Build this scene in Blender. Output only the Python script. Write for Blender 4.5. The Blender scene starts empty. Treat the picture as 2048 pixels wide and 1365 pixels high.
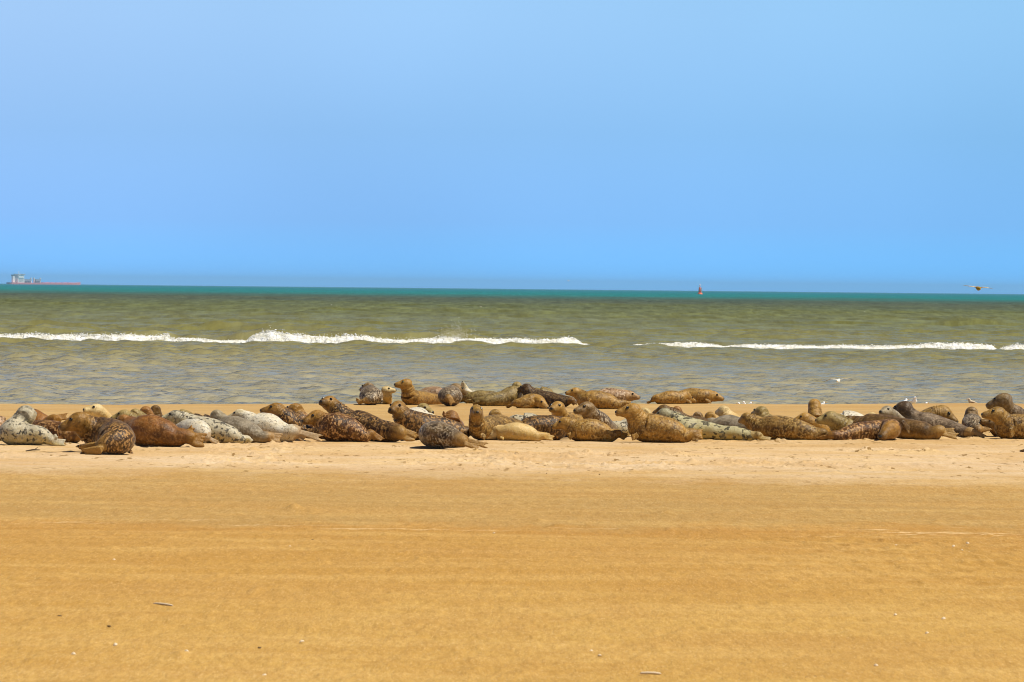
import bpy, math, random
import numpy as np
from mathutils import Vector, Matrix

random.seed(7)
RNG = np.random.default_rng(11)
SC = bpy.context.scene
COL = SC.collection

# ------------------------------------------------------------------ camera
CAM_H = 2.4
FPX = 11378.0                       # 200 mm on 36 mm, photograph 2048 px wide
ROLL = math.radians(0.5875)
PITCH = math.atan(105.0 * math.cos(ROLL) / FPX)
_fw = Vector((0, math.cos(PITCH), -math.sin(PITCH)))
_r0 = Vector((1, 0, 0))
_u0 = Vector((0, math.sin(PITCH), math.cos(PITCH)))
C_R = math.cos(ROLL) * _r0 + math.sin(ROLL) * _u0
C_U = -math.sin(ROLL) * _r0 + math.cos(ROLL) * _u0
cam_d = bpy.data.cameras.new('camera')
cam_d.lens = 200.0
cam_d.sensor_width = 36.0
cam_d.clip_start = 0.5
cam_d.clip_end = 60000.0
cam_d.dof.use_dof = True
cam_d.dof.focus_distance = 90.0
cam_d.dof.aperture_fstop = 13.0
cam = bpy.data.objects.new('camera', cam_d)
COL.objects.link(cam)
cam.matrix_world = Matrix(((C_R.x, C_U.x, -_fw.x, 0), (C_R.y, C_U.y, -_fw.y, 0),
                           (C_R.z, C_U.z, -_fw.z, CAM_H), (0, 0, 0, 1)))
SC.camera = cam

# ------------------------------------------------------------------ light
SUN_EL = math.radians(61)
SUN_AZ = math.radians(106)          # clockwise from +Y (view direction): high, from the right
w = bpy.data.worlds.new('World')
SC.world = w
w.use_nodes = True
nt = w.node_tree
nt.nodes.clear()
wo = nt.nodes.new('ShaderNodeOutputWorld')
bg = nt.nodes.new('ShaderNodeBackground')
sky = nt.nodes.new('ShaderNodeTexSky')
sky.sky_type = 'NISHITA'
sky.sun_disc = False
sky.sun_elevation = SUN_EL
sky.sun_rotation = SUN_AZ
sky.altitude = 0
sky.air_density = 1.0
sky.dust_density = 0.0
sky.ozone_density = 2.0
mul = nt.nodes.new('ShaderNodeMix')
mul.data_type = 'RGBA'
mul.blend_type = 'MULTIPLY'
mul.inputs[0].default_value = 1.0
tcw = nt.nodes.new('ShaderNodeTexCoord')
sepw = nt.nodes.new('ShaderNodeSeparateXYZ')
nt.links.new(tcw.outputs['Generated'], sepw.inputs[0])
rmp = nt.nodes.new('ShaderNodeValToRGB')
nt.links.new(sepw.outputs[2], rmp.inputs[0])
_sky = [(0.0, (.32, 1.24, 4.0)), (0.0055, (.37, 1.14, 3.2)), (0.012, (.45, 1.04, 2.72)), (0.028, (.58, 1.08, 2.30)), (0.05, (.90, 1.33, 2.25)), (0.085, (1.0, 1.36, 1.86)), (0.15, (.70, .84, .98)), (0.4, (.40, .42, .46))]
while len(rmp.color_ramp.elements) < len(_sky):
    rmp.color_ramp.elements.new(0.5)
for _e, (_p, _c) in zip(rmp.color_ramp.elements, _sky):
    _e.position = _p
    _e.color = (*_c, 1)
# thin uneven veil high in the air
nzw = nt.nodes.new('ShaderNodeTexNoise')
nzw.inputs['Scale'].default_value = 9.0
nzw.inputs['Detail'].default_value = 2.0
nt.links.new(tcw.outputs['Generated'], nzw.inputs['Vector'])
vel = nt.nodes.new('ShaderNodeMapRange')
nt.links.new(nzw.outputs['Fac'], vel.inputs[0])
vel.inputs[1].default_value = .35
vel.inputs[2].default_value = .65
vel.inputs[3].default_value = .96
vel.inputs[4].default_value = 1.05
tint = nt.nodes.new('ShaderNodeVectorMath')
tint.operation = 'SCALE'
nt.links.new(rmp.outputs[0], tint.inputs[0])
nt.links.new(vel.outputs[0], tint.inputs['Scale'])
# a little warmer and paler to the left of the view, deeper to the right
side_r = nt.nodes.new('ShaderNodeMapRange')
nt.links.new(sepw.outputs[0], side_r.inputs[0])
side_r.inputs[1].default_value = -.10
side_r.inputs[2].default_value = .10
side_r.inputs[3].default_value = 1.10
side_r.inputs[4].default_value = .88
comb = nt.nodes.new('ShaderNodeCombineXYZ')
nt.links.new(side_r.outputs[0], comb.inputs[0])
comb.inputs[1].default_value = 1.0
comb.inputs[2].default_value = 1.0
tin2 = nt.nodes.new('ShaderNodeVectorMath')
tin2.operation = 'MULTIPLY'
nt.links.new(tint.outputs[0], tin2.inputs[0])
nt.links.new(comb.outputs[0], tin2.inputs[1])
nt.links.new(tin2.outputs[0], mul.inputs[7])
bg.inputs['Strength'].default_value = 0.058
nt.links.new(sky.outputs[0], mul.inputs[6])
nt.links.new(mul.outputs[2], bg.inputs['Color'])
nt.links.new(bg.outputs[0], wo.inputs['Surface'])

sun_d = bpy.data.lights.new('sun', 'SUN')
sun_d.energy = 4.7
sun_d.angle = math.radians(0.5)
sun_d.color = (1.0, 0.93, 0.80)
sun = bpy.data.objects.new('sun', sun_d)
COL.objects.link(sun)
sd = Vector((math.sin(SUN_AZ) * math.cos(SUN_EL), math.cos(SUN_AZ) * math.cos(SUN_EL), math.sin(SUN_EL)))
sun.rotation_euler = sd.to_track_quat('Z', 'Y').to_euler()
sun.location = (20, 60, 60)

SC.view_settings.view_transform = 'Standard'
SC.view_settings.look = 'None'
SC.view_settings.exposure = 0.22
SC.view_settings.gamma = 1.0
SC.cycles.max_bounces = 5
SC.cycles.volume_bounces = 0
SC.cycles.filter_width = 1.05

SEA_Z = -0.30


# ------------------------------------------------------------------ helpers
def ray(px, py):
    return (px - 1024.0) / FPX * C_R + (682.5 - py) / FPX * C_U + _fw


def at(px, py, Y):
    """The point of the place seen at photo pixel (px, py) at distance Y."""
    d = ray(px, py)
    return Vector((0, 0, CAM_H)) + d * (Y / d.y)


def ground(px, py, z=0.0):
    d = ray(px, py)
    return Vector((0, 0, CAM_H)) + d * ((z - CAM_H) / d.z)


def smooth(a, b, x):
    t = np.clip((x - a) / (b - a), 0, 1)
    return t * t * (3 - 2 * t)


def tag(o, label=None, cat=None, group=None, kind=None):
    if label:
        o['label'] = label
    if cat:
        o['category'] = cat
    if group:
        o['group'] = group
    if kind:
        o['kind'] = kind
    return o


def mesh_obj(name, verts, faces, mat, parent=None, smooth_on=True):
    me = bpy.data.meshes.new(name)
    me.from_pydata([tuple(v) for v in verts], [], faces)
    me.update()
    if smooth_on:
        me.shade_smooth()
    if mat:
        me.materials.append(mat)
    o = bpy.data.objects.new(name, me)
    COL.objects.link(o)
    if parent:
        o.parent = parent
    return o


class MB:
    """Collects closed shapes into one mesh."""
    def __init__(self):
        self.v, self.f = [], []

    def loft(self, rings):
        n = len(rings[0])
        b = len(self.v)
        for r in rings:
            self.v += [Vector(p) for p in r]
        for i in range(len(rings) - 1):
            for j in range(n):
                a, c = b + i * n + j, b + i * n + (j + 1) % n
                self.f.append((a, c, c + n, a + n))
        for idx, flip in ((0, True), (len(rings) - 1, False)):
            cpt = sum((Vector(p) for p in rings[idx]), Vector()) / n
            self.v.append(cpt)
            k = len(self.v) - 1
            for j in range(n):
                a, c = b + idx * n + j, b + idx * n + (j + 1) % n
                self.f.append((k, c, a) if flip else (k, a, c))

    def tube(self, pts, radii, n=8, flat=1.0):
        pts = [Vector(p) for p in pts]
        rings = []
        for i, p in enumerate(pts):
            t = (pts[min(i + 1, len(pts) - 1)] - pts[max(i - 1, 0)]).normalized()
            ref = Vector((0, 0, 1)) if abs(t.z) < 0.9 else Vector((0, 1, 0))
            s = t.cross(ref).normalized()
            u = s.cross(t)
            rings.append([p + radii[i] * (math.cos(a) * s + math.sin(a) * u * flat)
                          for a in [2 * math.pi * k / n for k in range(n)]])
        self.loft(rings)

    def ellipsoid(self, c, ax, n=12, m=8):
        """ax: three vectors (half axes)."""
        c = Vector(c)
        rings = []
        for i in range(m + 1):
            th = math.pi * (0.03 + 0.94 * i / m)
            rings.append([c + ax[2] * math.cos(th) + math.sin(th) * (ax[0] * math.cos(a) + ax[1] * math.sin(a))
                          for a in [2 * math.pi * k / n for k in range(n)]])
        self.loft(rings)

    def box(self, lo, hi):
        x0, y0, z0 = lo
        x1, y1, z1 = hi
        b = len(self.v)
        self.v += [Vector(p) for p in ((x0, y0, z0), (x1, y0, z0), (x1, y1, z0), (x0, y1, z0),
                                       (x0, y0, z1), (x1, y0, z1), (x1, y1, z1), (x0, y1, z1))]
        for f in ((0, 3, 2, 1), (4, 5, 6, 7), (0, 1, 5, 4), (1, 2, 6, 5), (2, 3, 7, 6), (3, 0, 4, 7)):
            self.f.append(tuple(b + i for i in f))

    def build(self, name, mat, parent=None, origin=None, smooth_on=True):
        o0 = Vector(origin) if origin is not None else Vector()
        o = mesh_obj(name, [v - o0 for v in self.v], self.f, mat, parent, smooth_on)
        if origin is not None:
            o.location = o0
        return o


def grid_mesh(name, X, Y, Z, mat, extra=None):
    """A sheet from 2-D coordinate arrays."""
    nr, nc = X.shape
    co = np.stack([X, Y, Z], -1).reshape(-1, 3).astype(np.float32)
    i = np.arange(nr - 1)[:, None] * nc + np.arange(nc - 1)[None, :]
    q = np.stack([i, i + 1, i + nc + 1, i + nc], -1).reshape(-1, 4).astype(np.int32)
    me = bpy.data.meshes.new(name)
    me.vertices.add(len(co))
    me.vertices.foreach_set('co', co.ravel())
    me.loops.add(q.size)
    me.loops.foreach_set('vertex_index', q.ravel())
    me.polygons.add(len(q))
    me.polygons.foreach_set('loop_start', np.arange(0, q.size, 4, dtype=np.int32))
    me.polygons.foreach_set('loop_total', np.full(len(q), 4, np.int32))
    me.update(calc_edges=True)
    me.validate()
    me.shade_smooth()
    if extra:
        for k, v in extra.items():
            a = me.attributes.new(k, 'FLOAT', 'POINT')
            a.data.foreach_set('value', v.astype(np.float32).ravel())
    me.materials.append(mat)
    o = bpy.data.objects.new(name, me)
    COL.objects.link(o)
    return o


def value_noise(x, y, seed):
    """Smooth lattice noise in -1..1 on arrays."""
    def h(i, j):
        n = (i.astype(np.int64) * 374761393 + j.astype(np.int64) * 668265263 + seed * 974634777) & 0x7fffffff
        n = (n ^ (n >> 13)) * 1274126177 & 0x7fffffff
        return ((n ^ (n >> 16)) & 0xffff) / 32767.5 - 1.0
    xi, yi = np.floor(x), np.floor(y)
    fx, fy = x - xi, y - yi
    fx, fy = fx * fx * (3 - 2 * fx), fy * fy * (3 - 2 * fy)
    a, b, c, d = h(xi, yi), h(xi + 1, yi), h(xi, yi + 1), h(xi + 1, yi + 1)
    return (a * (1 - fx) + b * fx) * (1 - fy) + (c * (1 - fx) + d * fx) * fy


# ---- material helpers
class NT:
    def __init__(self, name):
        self.m = bpy.data.materials.new(name)
        self.m.use_nodes = True
        self.t = self.m.node_tree
        self.bsdf = self.t.nodes['Principled BSDF']

    def n(self, typ, **kw):
        nd = self.t.nodes.new(typ)
        for k, v in kw.items():
            setattr(nd, k, v)
        return nd

    def l(self, a, b):
        self.t.links.new(a, b)

    def val(self, sock, v):
        if hasattr(v, 'links') or isinstance(v, bpy.types.NodeSocket):
            self.l(v, sock)
        else:
            sock.default_value = v

    def mix(self, fac, a, b, blend='MIX'):
        nd = self.n('ShaderNodeMix', data_type='RGBA', blend_type=blend)
        self.val(nd.inputs[0], fac)
        for s, v in ((nd.inputs[6], a), (nd.inputs[7], b)):
            self.val(s, (*v, 1) if isinstance(v, tuple) and len(v) == 3 else v)
        return nd.outputs[2]

    def math(self, op, a, b=0.0, clamp=False):
        nd = self.n('ShaderNodeMath', operation=op, use_clamp=clamp)
        self.val(nd.inputs[0], a)
        self.val(nd.inputs[1], b)
        return nd.outputs[0]

    def sstep(self, x, lo, hi, a=0.0, b=1.0):
        nd = self.n('ShaderNodeMapRange', interpolation_type='SMOOTHSTEP')
        self.val(nd.inputs[0], x)
        nd.inputs[1].default_value = lo
        nd.inputs[2].default_value = hi
        nd.inputs[3].default_value = a
        nd.inputs[4].default_value = b
        return nd.outputs[0]

    def noise(self, vec, scale, detail=2.0, rough=0.5, dist=0.0):
        nd = self.n('ShaderNodeTexNoise')
        if vec is not None:
            self.l(vec, nd.inputs['Vector'])
        nd.inputs['Scale'].default_value = scale
        nd.inputs['Detail'].default_value = detail
        nd.inputs['Roughness'].default_value = rough
        nd.inputs['Distortion'].default_value = dist
        return nd.outputs['Fac']

    def vmul(self, vec, s):
        nd = self.n('ShaderNodeVectorMath', operation='MULTIPLY')
        self.l(vec, nd.inputs[0])
        nd.inputs[1].default_value = s
        return nd.outputs[0]

    def attr(self, name):
        return self.n('ShaderNodeAttribute', attribute_name=name).outputs['Fac']

    def bump(self, h, strength, dist):
        nd = self.n('ShaderNodeBump')
        nd.inputs['Strength'].default_value = strength
        nd.inputs['Distance'].default_value = dist
        self.l(h, nd.inputs['Height'])
        self.l(nd.outputs[0], self.bsdf.inputs['Normal'])


def plain(name, col, rough=0.6, spec=0.4, var=0.12, scale=8.0):
    m = NT(name)
    tc = m.n('ShaderNodeTexCoord').outputs['Object']
    nz = m.noise(tc, scale, 3)
    c = m.mix(nz, tuple(x * (1 - var) for x in col), tuple(min(1, x * (1 + var)) for x in col))
    m.l(c, m.bsdf.inputs['Base Color'])
    m.bsdf.inputs['Roughness'].default_value = rough
    m.bsdf.inputs['Specular IOR Level'].default_value = spec
    return m.m


# ------------------------------------------------------------------ sand
def shore_d(x, d):
    """distance of the water's edge, drawn slightly aslant"""
    return 119.0 + 0.5 * x


def sand_material():
    m = NT('sand')
    pos = m.n('ShaderNodeNewGeometry').outputs['Position']
    sep = m.n('ShaderNodeSeparateXYZ')
    m.l(pos, sep.inputs[0])
    Y = sep.outputs[1]
    warp = m.noise(m.vmul(pos, (0.22, 0.16, 0.16)), 1.0, 4, 0.6)
    wy = m.math('ADD', Y, m.math('MULTIPLY', m.math('SUBTRACT', warp, 0.5), 14.0))
    wfine = m.noise(m.vmul(pos, (1.6, 0.5, 1)), 1.0, 5, 0.7)
    wy = m.math('ADD', wy, m.math('MULTIPLY', m.math('SUBTRACT', wfine, 0.5), 9.0))
    fac = m.n('ShaderNodeMapRange')
    m.l(wy, fac.inputs[0])
    fac.inputs[1].default_value = 30.0
    fac.inputs[2].default_value = 130.0
    ramp = m.n('ShaderNodeValToRGB')
    m.l(fac.outputs[0], ramp.inputs[0])
    el = ramp.color_ramp.elements
    stops = [(30, (.515, .315, .082)), (36, (.490, .290, .076)), (42, (.515, .315, .086)), (47, (.455, .252, .056)),
             (53, (.455, .256, .062)), (57, (.425, .218, .048)), (59.5, (.405, .255, .086)), (66, (.400, .255, .092)),
             (70, (.440, .285, .110)), (77, (.650, .495, .325)), (84, (.640, .470, .285)), (92, (.575, .405, .220)),
             (97, (.470, .315, .140)), (124, (.440, .288, .125)), (130, (.32, .20, .085))]
    while len(el) < len(stops):
        el.new(0.5)
    for e, (d, c) in zip(el, stops):
        e.position = (d - 30) / 100.0
        e.color = (*c, 1)
    col = ramp.outputs[0]
    # drifts: long streaks lying along the beach
    st = m.noise(m.vmul(pos, (0.25, 0.9, 0.5)), 1.0, 6, 0.62)
    col = m.mix(m.sstep(st, 0.40, 0.66, 0.0, 0.42), col, (.64, .42, .15))
    st2 = m.noise(m.vmul(pos, (0.42, 0.30, 0.5)), 1.0, 5, 0.6, 0.6)
    col = m.mix(m.sstep(st2, 0.42, 0.68, 0.0, 0.42), col, (.42, .225, .058))
    # pale blown sand in thin lines
    ln = m.noise(m.vmul(pos, (0.35, 1.6, 0.5)), 1.0, 5, 0.7)
    zone = m.math('MULTIPLY', m.sstep(Y, 54.5, 57.0), m.sstep(Y, 57.2, 60.5, 1.0, 0.0))
    col = m.mix(m.math('MULTIPLY', m.sstep(ln, 0.58, 0.66), zone), col, (.70, .50, .26))
    # grain: coarse and fine speckle
    g0 = m.noise(m.vmul(pos, (7, 1.1, 5)), 1.0, 4, 0.7)
    col = m.mix(m.math('MULTIPLY', m.sstep(g0, 0.38, 0.66, 0.0, 0.26), m.sstep(Y, 68, 76, 1.0, 0.5)), col, (.36, .19, .042))
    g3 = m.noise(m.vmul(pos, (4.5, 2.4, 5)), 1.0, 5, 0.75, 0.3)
    col = m.mix(m.math('MULTIPLY', m.sstep(g3, 0.62, 0.68, 0.0, 0.55), m.sstep(Y, 50, 60)), col, (.26, .150, .045))  # sparse dark marks, shade of sand clumps put into the colour
    g1 = m.noise(m.vmul(pos, (26, 3.2, 20)), 1.0, 3, 0.7)
    col = m.mix(m.math('MULTIPLY', m.sstep(g1, 0.38, 0.64, 0.0, 0.40), m.sstep(Y, 68, 76, 1.0, 0.45)), col, (.34, .180, .040))
    g2 = m.noise(m.vmul(pos, (60, 9, 40)), 1.0, 2, 0.6)
    col = m.mix(m.sstep(g2, 0.5, 0.75, 0.0, 0.35), col, (.72, .50, .24))
    # dark specks among the seals: shaded clump sides painted into the sand colour
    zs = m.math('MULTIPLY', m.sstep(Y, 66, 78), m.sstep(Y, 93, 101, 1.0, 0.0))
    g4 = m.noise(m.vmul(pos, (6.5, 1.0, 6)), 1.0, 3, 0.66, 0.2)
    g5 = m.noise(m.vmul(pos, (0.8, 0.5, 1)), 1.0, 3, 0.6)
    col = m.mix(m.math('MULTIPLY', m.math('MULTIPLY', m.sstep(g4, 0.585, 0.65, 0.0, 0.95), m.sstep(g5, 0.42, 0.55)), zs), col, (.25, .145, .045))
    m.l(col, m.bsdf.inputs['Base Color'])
    m.bsdf.inputs['Roughness'].default_value = 0.92
    m.bsdf.inputs['Specular IOR Level'].default_value = 0.12
    rip = m.noise(m.vmul(pos, (9, 2.2, 6)), 1.0, 4, 0.65, 0.4)
    b = m.math('ADD', m.math('MULTIPLY', rip, 0.6), m.math('MULTIPLY', g1, 0.4))
    m.bump(m.math('MULTIPLY', b, m.sstep(Y, 70, 76, 1.0, 0.45)), 0.8, 0.03)
    return m.m


def fan_coords(ds, half, n, wide):
    """columns as tangents: dense where the lens looks, sparse to the sides"""
    u = np.linspace(-half, half, n)
    side = half * np.geomspace(1.03, wide / half, 40)
    u = np.concatenate([-side[::-1], u, side])
    X = ds[:, None] * u[None, :]
    Y = np.repeat(ds[:, None], len(u), 1)
    return X, Y


def build_sand():
    ds = np.concatenate([np.linspace(2, 28, 30), np.arange(28.4, 44, 0.12), np.arange(44, 70, 0.10), np.arange(70, 100, 0.07),
                         np.arange(100, 150, 0.25)])
    X, Y = fan_coords(ds, 0.105, 640, 3.0)
    far = np.maximum(np.abs(X) / (Y + 1e-6) - 0.10, 0)
    Z = 0.035 * value_noise(X * 0.16, Y * 0.10, 1) + 0.018 * value_noise(X * 0.5, Y * 0.33, 2)
    Z *= 0.6
    # trampled sand round the seals
    ch = smooth(72.5, 79, Y) * smooth(101, 94, Y)
    n1 = value_noise(X * 1.6, Y * 0.9, 3)
    n2 = value_noise(X * 4.2 + 0.6 * n1, Y * 2.2, 4)
    n3 = value_noise(X * 11, Y * 5.0, 5)
    n4 = value_noise(X * 0.55 + 7, Y * 0.42, 9)
    n5 = value_noise(X * 22, Y * 9.0, 15)
    patch = smooth(-0.30, 0.45, n4 + 0.35 * n1)
    Z += ch * (0.012 * n1 + 0.0015 * n3)
    Z += ch * patch * 1.15 * (0.020 * smooth(0.30, 0.42, n2) * (0.6 + 0.6 * n3) + 0.017 * smooth(0.45, 0.6, n3) * (0.5 + n5) + 0.005 * n5)
    Z -= ch * patch * 0.022 * smooth(0.35, 0.55, -n2)
    # small crumbs and ripples further forward
    mid = smooth(30, 36, Y) * smooth(76, 71, Y)
    rp = smooth(0.0, 4.0, X) * smooth(44, 47, Y) * smooth(59, 55, Y)
    Z += mid * (0.006 * value_noise(X * 9, Y * 2.6, 6) + 0.004 * value_noise(X * 19 + Y * 2, Y * 4.5, 16) + 0.010 * smooth(0.72, 0.98, value_noise(X * 5, Y * 1.6, 7)))
    Z += rp * 0.013 * value_noise(X * 11 + Y * 2.0, Y * 3.0, 8)

    def heap(px, py, wx, wy, h, seed):
        g = ground(px, py)
        r = np.exp(-((X - g.x) / wx) ** 2 - ((Y - g.y) / wy) ** 2)
        return h * r * (0.75 + 0.5 * value_noise(X * 9, Y * 3.5, seed))
    for a in ((600, 1018, .17, .45, .050, 21), (585, 1019, .07, .3, .03, 22), (1335, 1026, .12, .4, .045, 23), (1072, 1040, .09, .35, .04, 24),
              (1120, 1052, .10, .35, .03, 25), (1665, 946, .10, .4, .035, 26), (1383, 924, .07, .3, .06, 27), (1875, 1040, .05, .3, .03, 28),
              (360, 1313, .08, .3, .018, 29), (1050, 1348, .10, .3, .018, 30), (950, 1338, .06, .2, .016, 31), (785, 1332, .12, .3, .014, 32),
              (1625, 1358, .05, .2, .014, 33), (1720, 1043, .3, .3, .022, 34), (1950, 1043, .35, .3, .022, 35), (1160, 1050, .25, .25, .018, 36),
              (560, 1008, .9, .25, .012, 37), (900, 918, .5, .5, .03, 38), (640, 905, .5, .6, .03, 39), (1830, 932, .5, .6, .035, 40)):
        Z += heap(*a)
    # the bar drops to the water
    e = shore_d(X, Y) + 0.9 * value_noise(X * 0.3, Y * 0.05, 12) + 0.25 * value_noise(X * 1.4, Y * 0.2, 13)
    over = Y - e
    Z -= smooth(-0.5, 2.6, over) * 0.35 + np.maximum(over - 2.0, 0) * 0.06
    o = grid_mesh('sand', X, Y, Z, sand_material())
    tag(o, kind='structure')
    return o


# ------------------------------------------------------------------ sea
BREAK_D = 268.0


def sea_material():
    m = NT('sea')
    pos = m.n('ShaderNodeNewGeometry').outputs['Position']
    sep = m.n('ShaderNodeSeparateXYZ')
    m.l(pos, sep.inputs[0])
    Y = sep.outputs[1]
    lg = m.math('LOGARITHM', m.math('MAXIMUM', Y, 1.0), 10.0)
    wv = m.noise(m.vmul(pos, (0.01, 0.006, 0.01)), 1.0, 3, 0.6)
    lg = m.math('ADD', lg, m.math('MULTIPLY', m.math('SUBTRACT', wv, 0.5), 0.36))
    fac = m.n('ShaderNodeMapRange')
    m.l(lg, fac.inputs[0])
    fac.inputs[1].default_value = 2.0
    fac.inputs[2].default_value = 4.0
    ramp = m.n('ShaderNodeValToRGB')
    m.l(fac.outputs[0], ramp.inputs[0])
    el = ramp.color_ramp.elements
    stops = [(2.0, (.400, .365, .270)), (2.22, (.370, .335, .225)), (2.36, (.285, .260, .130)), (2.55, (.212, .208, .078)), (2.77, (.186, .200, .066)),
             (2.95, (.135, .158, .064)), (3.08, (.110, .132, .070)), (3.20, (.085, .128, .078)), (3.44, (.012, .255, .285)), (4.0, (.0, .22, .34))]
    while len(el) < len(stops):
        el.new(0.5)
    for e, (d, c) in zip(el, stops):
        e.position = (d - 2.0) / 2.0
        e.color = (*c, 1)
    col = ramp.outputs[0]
    # mud and shadow of the chop carried in the water, clearer and browner patches
    pt = m.noise(m.vmul(pos, (0.16, 0.05, 0.1)), 1.0, 4, 0.6)
    col = m.mix(m.sstep(pt, 0.35, 0.7, 0.0, 0.4), col, (.9, .87, .62), 'MULTIPLY')
    # whitecap flecks
    wc = m.noise(m.vmul(pos, (0.55, 0.10, 0.5)), 1.0, 3, 0.65, 0.5)
    wc = m.math('MULTIPLY', m.sstep(wc, 0.745, 0.79), m.sstep(lg, 2.3, 2.5))
    col = m.mix(wc, col, (.72, .74, .72))
    fk = m.noise(m.vmul(pos, (0.8, 0.10, 0.5)), 1.0, 4, 0.65)
    col = m.mix(m.sstep(fk, 0.40, 0.66, 0.0, 0.5), col, (.78, .77, .66), 'MULTIPLY')
    f1 = m.noise(m.vmul(pos, (0.42, 0.012, 0.3)), 1.0, 4, 0.68)
    col = m.mix(m.math('MULTIPLY', m.sstep(f1, 0.36, 0.60, 0.0, 0.75), m.sstep(lg, 2.5, 2.75)), col, (.62, .58, .48), 'MULTIPLY')
    f2 = m.noise(m.vmul(pos, (0.75, 0.035, 0.4)), 1.0, 4, 0.68)
    col = m.mix(m.math('MULTIPLY', m.sstep(f2, 0.38, 0.60, 0.0, 0.6), m.sstep(lg, 2.28, 2.42)), col, (.70, .66, .52), 'MULTIPLY')
    f3 = m.noise(m.vmul(pos, (0.10, 0.0016, 0.1)), 1.0, 4, 0.68)
    col = m.mix(m.math('MULTIPLY', m.sstep(f3, 0.36, 0.62, 0.0, 0.5), m.sstep(lg, 2.95, 3.2)), col, (.60, .62, .55), 'MULTIPLY')
    # body of turbid water under a rough, partly mirroring skin
    b1 = m.noise(m.vmul(pos, (2.2, 1.1, 2.0)), 1.0, 4, 0.6)
    bp = m.n('ShaderNodeBump')
    bp.inputs['Strength'].default_value = 0.6
    bp.inputs['Distance'].default_value = 0.12
    m.l(b1, bp.inputs['Height'])
    df = m.n('ShaderNodeBsdfDiffuse')
    m.l(col, df.inputs['Color'])
    gl = m.n('ShaderNodeBsdfGlossy')
    gl.inputs['Roughness'].default_value = 0.2
    fr = m.n('ShaderNodeFresnel')
    fr.inputs['IOR'].default_value = 1.33
    for nd in (df, gl, fr):
        m.l(bp.outputs[0], nd.inputs['Normal'])
    k = m.math('MULTIPLY', fr.outputs[0], m.sstep(lg, 2.1, 2.9, 0.85, 0.15))
    k = m.math('MULTIPLY', k, m.math('SUBTRACT', 1.0, wc))
    mx = m.n('ShaderNodeMixShader')
    m.l(k, mx.inputs[0])
    m.l(df.outputs[0], mx.inputs[1])
    m.l(gl.outputs[0], mx.inputs[2])
    m.l(mx.outputs[0], m.t.nodes['Material Output'].inputs['Surface'])
    m.t.nodes.remove(m.bsdf)
    return m.m


def break_height(px):
    """height of the breaking wave along the photograph's width (swell under the foam)"""
    k = [(-300, .30), (0, .32), (330, .36), (360, .16), (430, .30), (470, .50), (500, .55), (540, .62), (700, .50), (900, .48), (1000, .38), (1150, .40),
         (1180, .12), (1250, .08), (1290, .22), (1440, .26), (1470, .24), (1640, .22), (1720, .26), (1900, .42), (1985, .36), (2000, .2), (2048, .28), (2400, .25)]
    return np.interp(px, [a for a, b in k], [b for a, b in k])


def sea_height(X, Y):
    Z = np.zeros_like(X)
    rng = np.random.default_rng(3)
    for i in range(110):
        lam = 0.32 * (5.0 / 0.32) ** rng.random()
        ang = math.radians(-90 + rng.normal(0, 38))
        k = 2 * math.pi / lam
        amp = 0.0066 * lam ** 0.55 * (0.6 + 0.8 * rng.random())
        ph = rng.random() * 6.28
        fade = smooth(lam * 520, lam * 260, Y)     # keep only waves the grid can carry
        arg = k * (math.cos(ang) * X + math.sin(ang) * Y) + ph
        s = np.sin(arg)
        Z += amp * fade * (s + 0.22 * np.cos(2 * arg))
    for i in range(26):                              # longer waves further out
        lam = 5.0 * 4.0 ** rng.random()
        ang = math.radians(-90 + rng.normal(0, 24))
        k = 2 * math.pi / lam
        arg = k * (math.cos(ang) * X + math.sin(ang) * Y) + rng.random() * 6.28
        sn = np.sin(arg)
        Z += 0.0035 * lam * (0.6 + 0.8 * rng.random()) * smooth(190, 330, Y) * smooth(lam * 150, lam * 60, Y) * (sn + 0.3 * np.cos(2 * arg))
    gust = 0.75 + 0.45 * value_noise(X * 0.07, Y * 0.03, 31)
    calm = 0.55 + 0.45 * smooth(118, 170, Y)
    Z *= gust * calm
    # the breaking swell and the ones behind it
    px = 1024 + X / Y * FPX
    bl = BREAK_D + 1.6 * value_noise(X * 0.05, X * 0 + 3, 41)
    hgt = break_height(px)
    s = Y - bl
    Z += hgt * 0.80 * np.where(s < 0, np.exp(-(s / 1.1) ** 2), np.exp(-(s / 4.5) ** 2))
    for (c, y0, wx, h) in ((100, 300, 70, .42), (780, 318, 140, .16), (1700, 285, 90, .24), (1250, 305, 160, .14), (460, 290, 120, .22)):
        s = Y - y0
        Z += h * np.exp(-((px - c) / wx) ** 2) * np.where(s < 0, np.exp(-(s / 1.8) ** 2), np.exp(-(s / 6) ** 2))
    return Z


def build_sea():
    ds = [108.0]
    while ds[-1] < 420:
        ds.append(ds[-1] + max(0.14, 0.00145 * ds[-1]))
    while ds[-1] < 1500:
        ds.append(ds[-1] * 1.004)
    while ds[-1] < 40000:
        ds.append(ds[-1] * 1.03)
    ds = np.array(ds)
    X, Y = fan_coords(ds, 0.105, 520, 0.5)
    Z = SEA_Z + sea_height(X, Y)
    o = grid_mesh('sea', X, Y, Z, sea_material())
    tag(o, kind='structure')
    return o


def foam_material():
    m = NT('foam')
    pos = m.n('ShaderNodeNewGeometry').outputs['Position']
    nz = m.noise(m.vmul(pos, (2.2, 2.2, 5)), 1.0, 5, 0.7)
    col = m.mix(m.sstep(nz, 0.35, 0.6), (.66, .64, .53), (.90, .90, .89))
    m.l(col, m.bsdf.inputs['Base Color'])
    m.bsdf.inputs['Roughness'].default_value = 0.85
    m.bsdf.inputs['Specular IOR Level'].default_value = 0.2
    m.bump(m.noise(m.vmul(pos, (5, 5, 8)), 1.0, 4, 0.7), 1.0, 0.15)
    return m.m


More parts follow.
